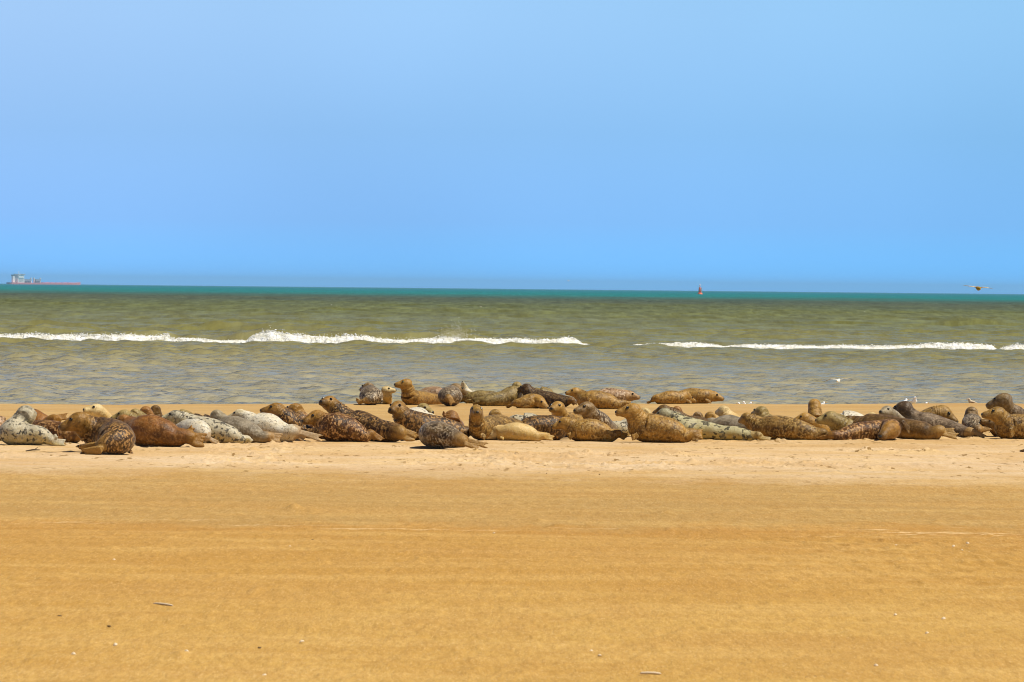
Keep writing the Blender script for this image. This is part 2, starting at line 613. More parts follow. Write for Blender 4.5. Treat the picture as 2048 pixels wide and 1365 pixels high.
def build_foam():
    """white water of the breaker: a ragged heap of foam along the wave, with flung drops above it"""
    mat = foam_material()
    # (px, height px, width m) along the line; 0 = no foam
    k = [(-500, 18), (-60, 17), (0, 17), (60, 18), (150, 18), (300, 19), (335, 22), (345, 10), (400, 11), (430, 7), (495, 8), (512, 22), (545, 34),
         (570, 26), (640, 20), (700, 23), (730, 22), (780, 15), (860, 17), (890, 22), (925, 18), (990, 18), (1100, 16), (1130, 24), (1150, 20), (1165, 7),
         (1200, 5), (1215, 3), (1255, 3), (1270, 6), (1300, 9), (1390, 13), (1435, 8), (1448, 5), (1462, 8), (1500, 10), (1640, 9), (1700, 11),
         (1760, 10), (1830, 15), (1915, 19), (1980, 15), (1990, 5), (2005, 11), (2025, 17), (2060, 13), (2500, 12)]
    us = np.arange(-0.125, 0.125, 0.000075)
    nx, ny = len(us), 44
    v = np.linspace(0, 1, ny)
    PX = 1024 + us * FPX
    k = [(a, b * .82) for a, b in k]
    Hm = np.interp(PX, [a for a, b in k], [b for a, b in k]) / FPX * BREAK_D
    X = np.repeat((us * BREAK_D)[:, None], ny, 1)
    xc = us * BREAK_D
    bl = BREAK_D + 1.6 * value_noise(xc * 0.05, xc * 0 + 3, 41)
    rag = 0.74 + 0.10 * value_noise(xc * 0.9, xc * 0, 51) + 0.05 * value_noise(xc * 3.1, xc * 0, 52)
    depth = 1.1 + 0.8 * np.clip(Hm / 0.5, 0, 1.4)
    prof = np.sin(np.pi * np.clip(v, 0, 1) ** 0.75)
    Yg = bl[:, None] - 1.7 + (v[None, :] - 0.5) * depth[:, None] * 1.6 + 0.35 * value_noise(X * 0.6, v[None, :] * 1.0 + X * 0, 53)
    n = value_noise(X * 6.0, Yg * 4.0, 54) * 0.5 + value_noise(X * 14, Yg * 9.0, 55) * 0.3 + value_noise(X * 2.2, Yg * 2.0, 56) * 0.5
    base = SEA_Z + 0.02 + sea_height(X, Yg) * 0.25
    Zg = base + Hm[:, None] * rag[:, None] * prof[None, :] + 0.10 * np.minimum(Hm[:, None] * 3, 1) * prof[None, :] * n
    dead = (Hm[:, None] < 0.03) * np.ones_like(Zg)
    Zg = Zg - dead * 0.9 - 0.25 * (1 - prof[None, :])
    o = grid_mesh('surf_foam', X.T, Yg.T, Zg.T, mat)
    mb = MB()
    rnd = random.Random(5)
    ico = [Vector(q).normalized() for q in ((0, 1, 1.618), (0, -1, 1.618), (0, 1, -1.618), (0, -1, -1.618), (1, 1.618, 0), (-1, 1.618, 0), (1, -1.618, 0),
           (-1, -1.618, 0), (1.618, 0, 1), (-1.618, 0, 1), (1.618, 0, -1), (-1.618, 0, -1))]
    icf = ((0, 1, 8), (0, 9, 1), (0, 4, 5), (0, 8, 4), (0, 5, 9), (1, 6, 8), (1, 9, 7), (1, 7, 6), (2, 3, 11), (2, 10, 3), (2, 5, 4), (2, 4, 10), (2, 11, 5),
           (3, 6, 7), (3, 10, 6), (3, 7, 11), (4, 8, 10), (5, 11, 9), (6, 10, 8), (7, 9, 11))
    # tumbling lumps of white water
    for _ in range(11000):
        px = rnd.uniform(-80, 2130)
        h = float(np.interp(px, [a for a, b in k], [b for a, b in k]))
        if h < 2:
            continue
        hm = h / FPX * BREAK_D
        q = rnd.random() ** 0.8
        if 740 < px < 880 and rnd.random() < .5 and q > .45:   # lacy, half open foam
            continue
        x = (px - 1024) / FPX * BREAK_D
        r = rnd.uniform(.025, .075) * (0.65 + 0.6 * min(hm / .45, 1)) * (1.15 - .5 * q)
        top = hm * (0.92 + 0.16 * math.sin(x * 2.3) * math.sin(x * 0.7 + 1) + 0.08 * rnd.gauss(0, 1) * q)
        c = Vector((x, BREAK_D + 1.6 * float(value_noise(np.array([x * 0.05]), np.array([3.0]), 41)[0]) - 2.3 + 1.3 * q + rnd.gauss(0, .25), SEA_Z + q * top))
        b = len(mb.v)
        ax = (rnd.uniform(.7, 1.5), rnd.uniform(.7, 1.3), rnd.uniform(.6, 1.2))
        for d in ico:
            g = r * rnd.uniform(.7, 1.3)
            mb.v.append(c + Vector((d.x * ax[0], d.y * ax[1], d.z * ax[2])) * g)
        for f in icf:
            mb.f.append(tuple(b + i for i in f))
    # drops
    for _ in range(2600):
        px = rnd.uniform(-60, 2110)
        h = float(np.interp(px, [a for a, b in k], [b for a, b in k]))
        if h < 6:
            continue
        boost = 1.0
        if 505 < px < 600:
            boost = 1.35
        if 885 < px < 940 and rnd.random() < .8:
            boost = 2.0
        z = h / FPX * BREAK_D * (0.80 + 0.42 * rnd.random() ** 2.5 * boost)
        r = rnd.uniform(.006, .020)
        x = (px - 1024) / FPX * BREAK_D
        c = Vector((x, BREAK_D - 1.6 + rnd.uniform(-.4, .8), SEA_Z + z))
        b = len(mb.v)
        for d in ((1, 0, 0), (-1, 0, 0), (0, 1, 0), (0, -1, 0), (0, 0, 1), (0, 0, -1)):
            mb.v.append(c + Vector(d) * r * rnd.uniform(.7, 1.5))
        for f in ((0, 2, 4), (2, 1, 4), (1, 3, 4), (3, 0, 4), (2, 0, 5), (1, 2, 5), (3, 1, 5), (0, 3, 5)):
            mb.f.append(tuple(b + i for i in f))
    for _ in range(900):                # the puff blown off the crest
        px = rnd.gauss(912, 16)
        c = Vector(((px - 1024) / FPX * BREAK_D, BREAK_D - 1.4 + rnd.uniform(-.4, .6), SEA_Z + abs(rnd.gauss(.30, .27)) + .1))
        r = rnd.uniform(.005, .016)
        b = len(mb.v)
        for d in ((1, 0, 0), (-1, 0, 0), (0, 1, 0), (0, -1, 0), (0, 0, 1), (0, 0, -1)):
            mb.v.append(c + Vector(d) * r)
        for f in ((0, 2, 4), (2, 1, 4), (1, 3, 4), (3, 0, 4), (2, 0, 5), (1, 2, 5), (3, 1, 5), (0, 3, 5)):
            mb.f.append(tuple(b + i for i in f))
    # join the drops to the foam: one body of white water
    me = o.data
    d = bpy.data.meshes.new('tmp')
    d.from_pydata([tuple(v) for v in mb.v], [], mb.f)
    import bmesh
    bm = bmesh.new()
    bm.from_mesh(me)
    bm.from_mesh(d)
    bm.to_mesh(me)
    bm.free()
    bpy.data.meshes.remove(d)
    tag(o, 'white foam and spray of the wave breaking along the shore', 'foam', kind='stuff')
    # loose patch of foam in front
    g = ground(1660, 708, SEA_Z)
    return o


# ------------------------------------------------------------------ seals
def coat(name, back, belly, head, dark, light, spot_scale=9.0, spot_lo=.56, spot_hi=.62, spot_amt=.8, fleck_amt=.3, fleck_scale=16.0,
         muz=None, muz_amt=.0, patch=.35, tailc=None, hm=.72, hspot=.45):
    """procedural fur: back / belly / head tones, dark blotches, pale flecks"""
    m = NT(name)
    tc = m.n('ShaderNodeTexCoord').outputs['Object']
    rnd = m.n('ShaderNodeObjectInfo').outputs['Random']
    off = m.n('ShaderNodeCombineXYZ')
    for i, k in enumerate((37.0, 91.0, 53.0)):
        m.l(m.math('MULTIPLY', rnd, k), off.inputs[i])
    add = m.n('ShaderNodeVectorMath', operation='ADD')
    m.l(tc, add.inputs[0])
    m.l(off.outputs[0], add.inputs[1])
    P = add.outputs[0]
    dors = m.attr('dors')
    hw = m.attr('headw')
    t = m.attr('along')
    big = m.noise(P, 2.6, 3, 0.55)
    dn = m.math('ADD', dors, m.math('MULTIPLY', m.math('SUBTRACT', big, 0.5), 1.3))
    col = m.mix(m.sstep(dn, -0.45, 0.75), belly, back)
    pn = m.noise(P, 4.5, 4, 0.6)
    col = m.mix(m.sstep(pn, 0.42, 0.66, 0.0, patch), col, dark)
    s1 = m.noise(P, spot_scale * 1.3, 2.0, 0.55, 0.25)
    notail = m.sstep(t, 0.80, 0.95, 1.0, 0.25)
    body = m.math('MULTIPLY', m.sstep(hw, 0.15, 0.75, 1.0, hspot), notail)
    col = m.mix(m.math('MULTIPLY', m.sstep(s1, spot_lo, spot_hi, 0.0, spot_amt), body), col, dark)
    mid = m.noise(P, 7.0, 4, 0.62, 0.3)
    lo = 1.0 if sum(back) > 1.0 else 0.38
    hi = 1.14 if sum(back) > 1.0 else 1.06
    col = m.mix(m.sstep(mid, 0.36, 0.60, 0.75, 0.0), col, (lo, lo * .93, lo * .80), 'MULTIPLY')
    col = m.mix(1.0, col, (min(1, hi * .86), min(1, hi * .84), min(1, hi * .78)), 'MULTIPLY')
    s2 = m.noise(m.vmul(P, (1.0, 1.0, .7)), fleck_scale * 1.9, 2.5, 0.62, 0.2)
    zone = m.sstep(m.noise(P, 3.3, 2, 0.5), 0.36, 0.60, 0.45, 1.0)
    col = m.mix(m.math('MULTIPLY', m.math('MULTIPLY', m.sstep(s2, 0.505, 0.575, 0.0, min(1.0, fleck_amt * 1.15)), zone), body), col, light)
    gl = m.noise(P, 5.5, 3, 0.6)
    col = m.mix(m.sstep(gl, 0.50, 0.70, 0.0, 0.30), col, head)
    col = m.mix(m.math('MULTIPLY', hw, hm), col, head)
    hn = m.noise(P, 13.0, 3, 0.6)
    col = m.mix(m.math('MULTIPLY', m.sstep(hn, 0.46, 0.66, 0.0, 0.45), hw), col, dark)
    col = m.mix(m.math('MULTIPLY', m.sstep(hn, 0.50, 0.30, 0.0, 0.40), hw), col, light)
    if tailc:
        col = m.mix(m.sstep(t, 0.84, 0.97, 0.0, 0.75), col, tailc)
    if muz:
        col = m.mix(m.math('MULTIPLY', m.attr('muzz'), muz_amt), col, muz)
    fine = m.noise(P, 60, 2, 0.7)
    col = m.mix(m.sstep(fine, 0.3, 0.75, 0.0, 0.38), col, tuple(x * 0.35 for x in back))
    m.l(col, m.bsdf.inputs['Base Color'])
    m.bsdf.inputs['Roughness'].default_value = 0.44
    m.bsdf.inputs['Specular IOR Level'].default_value = 0.28
    m.bsdf.inputs['Sheen Weight'].default_value = 0.10
    m.bsdf.inputs['Sheen Roughness'].default_value = 0.35
    m.bsdf.inputs['Sheen Tint'].default_value = (1.0, .86, .72, 1)
    hb = m.math('ADD', m.math('MULTIPLY', m.noise(P, 11, 3, 0.6), 0.7), m.math('MULTIPLY', fine, 0.3))
    m.bump(hb, 0.75, 0.03)
    return m.m


COATS = {
    'spot': coat('fur_pale_black_blotched', (.54, .49, .38), (.55, .45, .20), (.44, .39, .26), (.020, .013, .007), (.74, .68, .52), 12.0, .53, .565, .95, .35, patch=.15, hm=.3, hspot=1.0),
    'yspot': coat('fur_yellow_black_blotched', (.50, .46, .28), (.56, .44, .13), (.33, .30, .19), (.022, .015, .007), (.60, .54, .34), 9.5, .515, .55, .95, .3, patch=.15,
                  tailc=(.33, .19, .04)),
    'white': coat('fur_pale_grey_speckled', (.74, .69, .59), (.62, .53, .36), (.70, .57, .30), (.09, .06, .035), (.85, .81, .72), 19.0, .57, .63, .75, .35, patch=.12,
                  tailc=(.30, .155, .032)),
    'silver': coat('fur_silver_grey', (.37, .31, .23), (.30, .21, .09), (.37, .30, .18), (.11, .072, .03), (.55, .48, .38), 8.0, .58, .68, .40, .35, patch=.28,
                   tailc=(.40, .22, .06)),
    'cream': coat('fur_cream', (.70, .50, .22), (.60, .40, .11), (.74, .58, .29), (.22, .11, .02), (.70, .54, .29), 9.0, .60, .70, .40, .30, patch=.25, tailc=(.50, .30, .08)),
    'tan': coat('fur_tan', (.45, .25, .055), (.43, .225, .035), (.44, .235, .045), (.085, .036, .006), (.62, .42, .16), 11.0, .53, .60, .68, .50, patch=.36, muz=(.10, .055, .02), muz_amt=.3),
    'gold': coat('fur_golden_mottled', (.31, .175, .045), (.35, .175, .022), (.38, .215, .045), (.060, .028, .006), (.58, .38, .13), 9.0, .51, .58, .75, .60, patch=.42,
                 muz=(.08, .042, .014), muz_amt=.4),
    'mott': coat('fur_dark_brown_mottled', (.092, .044, .014), (.13, .058, .007), (.40, .205, .034), (.016, .008, .003), (.52, .29, .095), 9.0, .49, .57, .70, .75, 15.0,
                 muz=(.05, .026, .010), muz_amt=.6, tailc=(.42, .235, .055)),
    'redmott': coat('fur_red_brown_mottled', (.165, .064, .015), (.115, .045, .006), (.42, .215, .032), (.026, .011, .003), (.58, .33, .13), 9.0, .50, .58, .65, .75, 14.0,
                    muz=(.05, .026, .010), muz_amt=.55, tailc=(.30, .15, .028)),
    'greymott': coat('fur_grey_brown_mottled', (.19, .130, .078), (.20, .098, .014), (.28, .16, .045), (.032, .018, .007), (.62, .50, .34), 10.0, .50, .57, .70, .75, 15.0,
                     tailc=(.40, .215, .045)),
    'rust': coat('fur_rust_brown', (.31, .125, .026), (.24, .098, .012), (.36, .175, .045), (.055, .020, .004), (.46, .24, .075), 7.0, .55, .66, .50, .40, patch=.42,
                 tailc=(.31, .16, .026)),
    'pink': coat('fur_pinkish_mottled', (.44, .265, .15), (.44, .265, .09), (.42, .25, .095), (.09, .04, .014), (.72, .54, .36), 10.0, .52, .60, .65, .70, 14.0),
    'olive': coat('fur_olive_tan', (.29, .20, .065), (.27, .17, .035), (.44, .32, .115), (.052, .030, .008), (.48, .37, .15), 9.0, .53, .61, .65, .45, patch=.28),
    'dark': coat('fur_very_dark_brown', (.085, .043, .016), (.022, .012, .007), (.09, .046, .015), (.014, .007, .003), (.38, .24, .10), 9.0, .49, .58, .65, .50, 16.0,
                 tailc=(.22, .11, .025)),
    'umber': coat('fur_plain_brown', (.155, .086, .030), (.15, .073, .011), (.19, .10, .020), (.042, .020, .006), (.36, .22, .09), 8.0, .53, .63, .50, .40, patch=.38,
                  tailc=(.38, .215, .052)),
    'sidelying': coat('fur_brown_with_ochre_belly', (.16, .085, .026), (.40, .215, .030), (.20, .105, .022), (.042, .020, .006), (.38, .23, .09), 8.0, .53, .63, .40, .35, patch=.30,
                      tailc=(.44, .26, .07)),
    'darkhead': coat('fur_grey_brown_dark_headed', (.27, .19, .125), (.12, .07, .020), (.065, .034, .012), (.040, .023, .009), (.50, .38, .25), 9.0, .53, .63, .50, .50, patch=.36,
                     tailc=(.44, .26, .08), hm=.93),
    'steel': coat('fur_grey_brown_plain', (.26, .185, .12), (.13, .078, .022), (.22, .135, .036), (.048, .028, .011), (.46, .37, .26), 7.0, .53, .64, .50, .42, patch=.36,
                  tailc=(.42, .25, .08)),
}


def simple_mat(name, col, rough, spec):
    m = NT(name)
    tc = m.n('ShaderNodeTexCoord').outputs['Object']
    c = m.mix(m.noise(tc, 60, 2), tuple(x * .7 for x in col), tuple(x * 1.3 for x in col))
    m.l(c, m.bsdf.inputs['Base Color'])
    m.bsdf.inputs['Roughness'].default_value = rough
    m.bsdf.inputs['Specular IOR Level'].default_value = spec
    return m.m


EYE = simple_mat('seal_eye', (.010, .007, .005), 0.12, 0.6)
NOSE = simple_mat('seal_nose', (.022, .016, .012), 0.35, 0.5)


def catmull(P, n):
    """points through the stations P (k, m): n rows"""
    P = np.asarray(P, float)
    k = len(P)
    seg = np.linalg.norm(np.diff(P[:, :3], axis=0), axis=1)
    seg = np.maximum(seg, 1e-4) ** 0.5
    T = np.concatenate([[0], np.cumsum(seg)])
    ext = np.vstack([2 * P[0] - P[1], P, 2 * P[-1] - P[-2]])
    te = np.concatenate([[T[0] - seg[0]], T, [T[-1] + seg[-1]]])
    out = []
    for t in np.linspace(T[0], T[-1], n):
        i = min(max(np.searchsorted(T, t, side='right') - 1, 0), k - 2)
        p0, p1, p2, p3 = ext[i:i + 4]
        t0, t1, t2, t3 = te[i:i + 4]
        a1 = (t1 - t) / (t1 - t0) * p0 + (t - t0) / (t1 - t0) * p1
        a2 = (t2 - t) / (t2 - t1) * p1 + (t - t1) / (t2 - t1) * p2
        a3 = (t3 - t) / (t3 - t2) * p2 + (t - t2) / (t3 - t2) * p3
        b1 = (t2 - t) / (t2 - t0) * a1 + (t - t0) / (t2 - t0) * a2
        b2 = (t3 - t) / (t3 - t1) * a2 + (t - t1) / (t3 - t1) * a3
        out.append((t2 - t) / (t2 - t1) * b1 + (t - t1) / (t2 - t1) * b2)
    return np.array(out)


HEAD = [(-0.95, -.04, .70, .72), (-0.6, .0, .93, .90), (-.1, .0, 1.0, .97), (.30, -.02, .96, .93), (.62, -.06, .84, .82), (.95, -.11, .68, .68),
        (1.3, -.17, .54, .57), (1.62, -.22, .46, .52), (1.86, -.25, .37, .43), (1.98, -.26, .20, .24)]
_seal_n = [0]


def seal(label, cname, base, head, spine, hf=(), ff=(), group='seals resting along the sand bar', vox=.0115, eyes=True):
    """base: photo pixel where it touches the sand (gives the distance).
    head: (px, py, R px, dist offset, yaw, pitch, roll); yaw 0 looks at the lens, -90 to the photo's left, 180 away.
    spine: (px, py, r px, dist offset, width ratio); r = 0: the body lies on the sand and py is its top.
    hf / ff: flippers as (root px, py, tip px, py, width px, dist offset)."""
    Y0 = ground(*base).y
    mpp = Y0 / FPX
    mb = MB()
    hx, hy, hr, hd, yaw, pitch = head[:6]
    R = hr * mpp
    hc = at(hx, hy, Y0 + hd)
    ya, pa = math.radians(yaw), math.radians(pitch)
    f = Vector((math.sin(ya) * math.cos(pa), -math.cos(ya) * math.cos(pa), math.sin(pa)))
    s = f.cross(Vector((0, 0, 1))).normalized()
    u = s.cross(f)
    if len(head) > 6:
        q = Matrix.Rotation(math.radians(head[6]), 3, f)
        s, u = q @ s, q @ u
    # head
    rings = []
    for (a, du, rv, rw) in HEAD:
        c = hc + f * (a * R) + u * (du * R)
        rings.append([c + R * (rw * math.cos(k) * s + rv * math.sin(k) * u) for k in [2 * math.pi * j / 16 for j in range(16)]])
    mb.loft(rings)
    # whisker pads and chin
    for sg in (-1, 1):
        mb.ellipsoid(hc + f * (1.58 * R) + u * (-.34 * R) + s * (sg * .24 * R), (s * .30 * R, f * .34 * R, u * .27 * R))
    # body
    st = [(hc.x, hc.y, hc.z, R * .95, R * .95)]
    for q in spine:
        x, y, r, dd = q[:4]
        wd = q[4] if len(q) > 4 else 1.12
        Y = Y0 + dd
        if r == 0:
            top = at(x, y, Y)
            zt = max(top.z, 0.06)
            rv = (zt + 0.03) / 2
            st.append((top.x, Y, zt - rv, rv, rv * wd))
        else:
            c = at(x, y, Y)
            rv = r * mpp
            st.append((c.x, c.y, max(c.z, rv * .6), rv, rv * wd))
    S = catmull(st, 54)
    S[:, 3:] = np.maximum(S[:, 3:], 0.02)
    rings = []
    side = s.copy()
    frames = []
    for i in range(len(S)):
        T = Vector(S[min(i + 1, len(S) - 1), :3] - S[max(i - 1, 0), :3]).normalized()
        h = T.cross(Vector((0, 0, 1)))
        if h.length > 0.30:
            h.normalize()
            if h.dot(side) < 0:
                h = -h
            side = (side * 0.55 + h * 0.45)
        side = (side - T * side.dot(T))
        if side.length < 1e-3:
            side = T.orthogonal()
        side.normalize()
        up = side.cross(T)
        if up.z < 0 and abs(T.z) < 0.9:
            up = -up
        C = Vector(S[i, :3])
        frames.append((C, up))
        rw_, rv_ = float(S[i, 4]), float(S[i, 3])
        rings.append([C + rw_ * math.cos(k) * side + rv_ * math.sin(k) * up for k in [2 * math.pi * j / 22 for j in range(22)]])
    mb.loft(rings)
    tail = S[-1]
    # flippers: five digits with a web
    seen = []

    def flipper(fl, hind):
        x0, y0, x1, y1, wpx = fl[:5]
        dd = fl[5] if len(fl) > 5 else (spine[-1][3] if hind else spine[0][3])
        dd1 = fl[6] if len(fl) > 6 else dd
        a, b = at(x0, y0, Y0 + dd), at(x1, y1, Y0 + dd1)
        W = wpx * mpp * 1.15
        dr = b - a
        L = max(dr.length, .05)
        sp = dr.cross(Vector((0, 1, 0))).normalized()
        sp = (sp + Vector((0, .45, 0))).normalized()
        lens = (1.0, .90, .84, .90, 1.0) if hind else (1.0, .97, .9, .8, .68)
        for j in range(5):
            o = (j - 2) / 2.0
            tip = a + dr * lens[j] + sp * (o * W * .5)
            mid = a + dr * .55 + sp * (o * W * .40)
            rt = a + sp * (o * W * .22)
            rr = max(W * .17, .016)
            pts = [rt, a.lerp(mid, .55) + sp * (o * W * .10), mid, mid.lerp(tip, .6), tip]
            pts = [Vector((p.x, p.y, max(p.z, .012))) for p in pts]
            mb.tube(pts, [W * .24, W * .21, max(rr, W * .16), rr * .85, rr * .5], 8, .8)
        seen.append((a, b))
        if hind:                                    # root it in the tail
            mb.tube([Vector(S[-5, :3]), Vector(tail[:3]).lerp(a, .5), a], [max(float(S[-5, 3]) * .8, .025), max(float(tail[3]) * .8, W * .28), W * .26], 10)
    for fl in hf:
        flipper(fl, True)
    for fl in ff:
        flipper(fl, False)
    if not hf:                                       # out of sight: still two hind flippers trailing behind
        tp = Vector(tail[:3])
        T = Vector(S[-1, :3] - S[-6, :3])
        T.z = 0
        T = T.normalized() if T.length > 1e-4 else Vector((0, 1, 0))
        sd_ = T.cross(Vector((0, 0, 1)))
        for sg in (-1, 1):
            for j in (-1, 0, 1):
                b = tp + T * .20 + sd_ * (sg * .05 + j * .022)
                b.z = .02
                mb.tube([tp + sd_ * sg * .02, (tp + b) / 2 + sd_ * (sg * .02 + j * .01), b], [max(float(tail[3]) * .6, .028), .026, .014], 8, .8)
    # one continuous skin
    me = bpy.data.meshes.new('tmp')
    org = Vector((float(np.mean(S[20:40, 0])), float(np.mean(S[20:40, 1])), 0.0))
    me.from_pydata([tuple(v - org) for v in mb.v], [], mb.f)
    tmp = bpy.data.objects.new('tmp', me)
    COL.objects.link(tmp)
    md = tmp.modifiers.new('remesh', 'REMESH')
    md.mode = 'VOXEL'
    md.voxel_size = vox
    sm = tmp.modifiers.new('smooth', 'SMOOTH')
    sm.factor = 0.5
    sm.iterations = 4
    dg = bpy.context.evaluated_depsgraph_get()
    nm = bpy.data.meshes.new_from_object(tmp.evaluated_get(dg))
    bpy.data.objects.remove(tmp)
    bpy.data.meshes.remove(me)
    nm.name = 'grey_seal'
    n = len(nm.vertices)
    co = np.empty(n * 3, np.float32)
    nm.vertices.foreach_get('co', co)
    co = co.reshape(-1, 3)
    # soft lumps and folds of blubber
    nr = np.empty(n * 3, np.float32)
    nm.vertices.foreach_get('normal', nr)
    nr = nr.reshape(-1, 3)
    ph = _seal_n[0] * 1.7
    lump = np.sin(co[:, 0] * 13 + ph) * np.sin(co[:, 1] * 11 + ph * 2) * np.sin(co[:, 2] * 15 + ph) * .006
    fr_c = np.array([tuple(c - org) for c, _ in frames])
    fr_u = np.array([tuple(q) for _, q in frames])
    d2 = ((co[:, None, :] - fr_c[None]) ** 2).sum(-1) / (S[None, :, 3] ** 2)
    near = d2.argmin(1)
    along = near / (len(S) - 1.0)
    dors = ((co - fr_c[near]) * fr_u[near]).sum(1) / S[near, 3]
    hcl = np.array(tuple(hc - org))
    tip = np.array(tuple(hc + f * (1.2 * R) - org))
    dh = np.minimum(np.linalg.norm(co - hcl, axis=1), np.linalg.norm(co - tip, axis=1)) / R
    headw = smooth(1.75, .95, dh)
    ntip = np.array(tuple(hc + f * (1.95 * R) - u * .25 * R - org))
    muzz = smooth(1.25, .35, np.linalg.norm(co - ntip, axis=1) / R)
    folds = np.sin(along * 150.0 + ph) * smooth(.03, .10, along) * smooth(.26, .14, along) * .006
    co = co + nr * (lump * (1 - headw) + folds)[:, None]
    nm.vertices.foreach_set('co', co.astype(np.float32).ravel())
    al = along.copy()
    for (a, b) in seen[:len(hf)]:
        A, B = np.array(tuple(a - org)), np.array(tuple(b - org))
        ab = B - A
        tt = np.clip(((co - A) @ ab) / (ab @ ab + 1e-9), 0, 1)
        dist = np.linalg.norm(co - (A + tt[:, None] * ab), axis=1)
        al = np.where((dist < .09) & (along > .7), np.maximum(al, .97), al)
    for k, v in (('along', al), ('dors', dors), ('headw', headw), ('muzz', muzz)):
        at_ = nm.attributes.new(k, 'FLOAT', 'POINT')
        at_.data.foreach_set('value', v.astype(np.float32))
    nm.update()
    nm.shade_smooth()
    nm.materials.clear()
    nm.materials.append(COATS[cname])
    o = bpy.data.objects.new('grey_seal', nm)
    o.location = org
    COL.objects.link(o)
    tag(o, label, 'seal', group)
    _seal_n[0] += 1
    # eyes and nose the lens can see
    if abs(yaw) < 150:
        e = MB()
        for sg in (-1, 1):
            toward = (s * sg).dot(Vector((0, -1, 0)))
            if eyes and toward > -0.55 and (abs(yaw) < 118 or toward > .2):
                c = hc + f * (.70 * R) + s * (sg * .62 * R) + u * (.40 * R) - org
                q = MB()
                er = .185 * R
                q.ellipsoid(c, (s * er, f * er * 1.1, u * er), 10, 6)
                q.build('eye', EYE, o)
        if abs(yaw) < 125:
            q = MB()
            c = hc + f * (1.93 * R) - u * (.17 * R) - org
            q.ellipsoid(c, (s * .25 * R, f * .13 * R, u * .19 * R), 12, 6)
            q.build('nose', NOSE, o)
    return o


FAR = 'seals at the water edge'
BACK = 'seals half hidden behind the front row'
FRONT = 'seals resting along the sand bar'

# ---- front row
seal('pale black-blotched seal looking away, first whole body of the front row', 'spot', (60, 891),
     (52, 831, 21, .25, 165, 12), [(40, 847, 21, .2, 1.0), (28, 864, 27, .1, 1.15), (58, 870, 22, 0, 1.15), (84, 873, 18, -.1), (100, 880, 11, -.15), (108, 884, 8, -.2)],
     hf=[(106, 885, 133, 888, 15), (103, 878, 115, 871, 7)])
seal('curled brown mottled seal nearest the camera, head turned back over its tail', 'mott', (225, 908),
     (156, 844, 20, .15, -80, -12), [(182, 860, 29, .3, 1.0), (204, 868, 34, .3, 1.05), (228, 874, 35, .05, 1.05), (231, 882, 29, -.35, 1.2), (208, 890, 18, -.5), (194, 896, 11, -.5)],
     hf=[(200, 891, 155, 905, 22, -.45), (202, 899, 166, 909, 18, -.66)], ff=[(250, 900, 269, 907, 7, -.1)])
seal('plain rust brown seal with bulky back and one raised hind flipper', 'rust', (310, 892),
     (246, 842, 13, .55, -125, -8), [(258, 850, 19, .5, 1.0), (274, 862, 27, .3), (300, 829, 0, .1), (328, 839, 0, 0), (350, 852, 0, -.05), (372, 873, 15, -.1), (388, 879, 13, -.1)],
     hf=[(384, 879, 412, 884, 28, -.12), (372, 868, 388, 853, 9, -.05)])
seal('plain pale seal seen from its rump, small orange tail tip, just behind the rust seal', 'white', (420, 889),
     (352, 858, 12, 1.3, 175, 0), [(362, 862, 16, 1.0), (378, 862, 24, .5, 1.05), (394, 864, 25, .15, 1.1), (406, 868, 19, -.05, 1.0), (413, 874, 11, -.1), (417, 878, 8, -.1)],
     hf=[(416, 876, 438, 889, 9)])
seal('olive headed seal with dark spotted pale flank, looking over the pale rump', 'spot', (455, 887),
     (350, 834, 14, .35, -85, 0), [(372, 842, 17, .3), (399, 831, 0, .2), (430, 839, 0, .1), (460, 852, 0, 0), (484, 868, 0, 0), (495, 878, 7, 0), (500, 881, 5, 0)],
     hf=[(499, 880, 504, 885, 8)])
seal('silver grey seal with round cream head turned away and brown fanned tail flippers', 'silver', (520, 885),
     (434, 833, 14, .5, 168, 0), [(446, 844, 16, .45), (466, 831, 0, .3), (489, 838, 0, .2), (508, 850, 0, .1), (522, 863, 0, 0), (534, 874, 11, 0), (542, 875, 10, 0)],
     hf=[(540, 875, 564, 881, 22), (548, 869, 559, 872, 8)])
seal('white grey speckled seal with cream nape, lying flat with long dark tail flippers spread', 'white', (560, 883),
     (479, 830, 12, .5, -100, -5), [(496, 838, 16, .45), (513, 825, 0, .35), (537, 827, 0, .25), (558, 841, 0, .15), (575, 850, 0, .05), (588, 864, 16, 0), (597, 868, 11, 0)],
     hf=[(600, 865, 645, 878, 12), (594, 862, 597, 851, 12), (594, 873, 611, 881, 9)])
seal('dark brown seal in profile with long pointed muzzle, behind the speckled white body', 'mott', (610, 879),
     (552, 821, 16, .5, -84, 4), [(566, 834, 21, .5), (582, 847, 24, .5), (605, 846, 0, .5), (628, 855, 0, .4), (645, 866, 12, .35), (652, 872, 7, .3)])
seal('brown seal showing its flecked nape, next to the long muzzled profile', 'redmott', (610, 876),
     (590, 822, 16, .9, -140, 0), [(596, 836, 20, .9), (606, 850, 23, .9), (625, 846, 0, 1.0), (650, 852, 0, 1.1), (672, 866, 12, 1.1), (680, 870, 8, 1.1)], group=BACK)
seal('red brown seal with golden face low on the sand and light flecked back', 'redmott', (700, 882),
     (632, 836, 16, .25, -62, -8), [(648, 845, 21, .2), (666, 823, 0, .15), (690, 830, 0, .1), (712, 844, 0, .05), (731, 859, 0, 0), (741, 868, 9, 0), (746, 871, 8, 0)],
     hf=[(745, 867, 767, 883, 10), (744, 875, 752, 881, 6)])
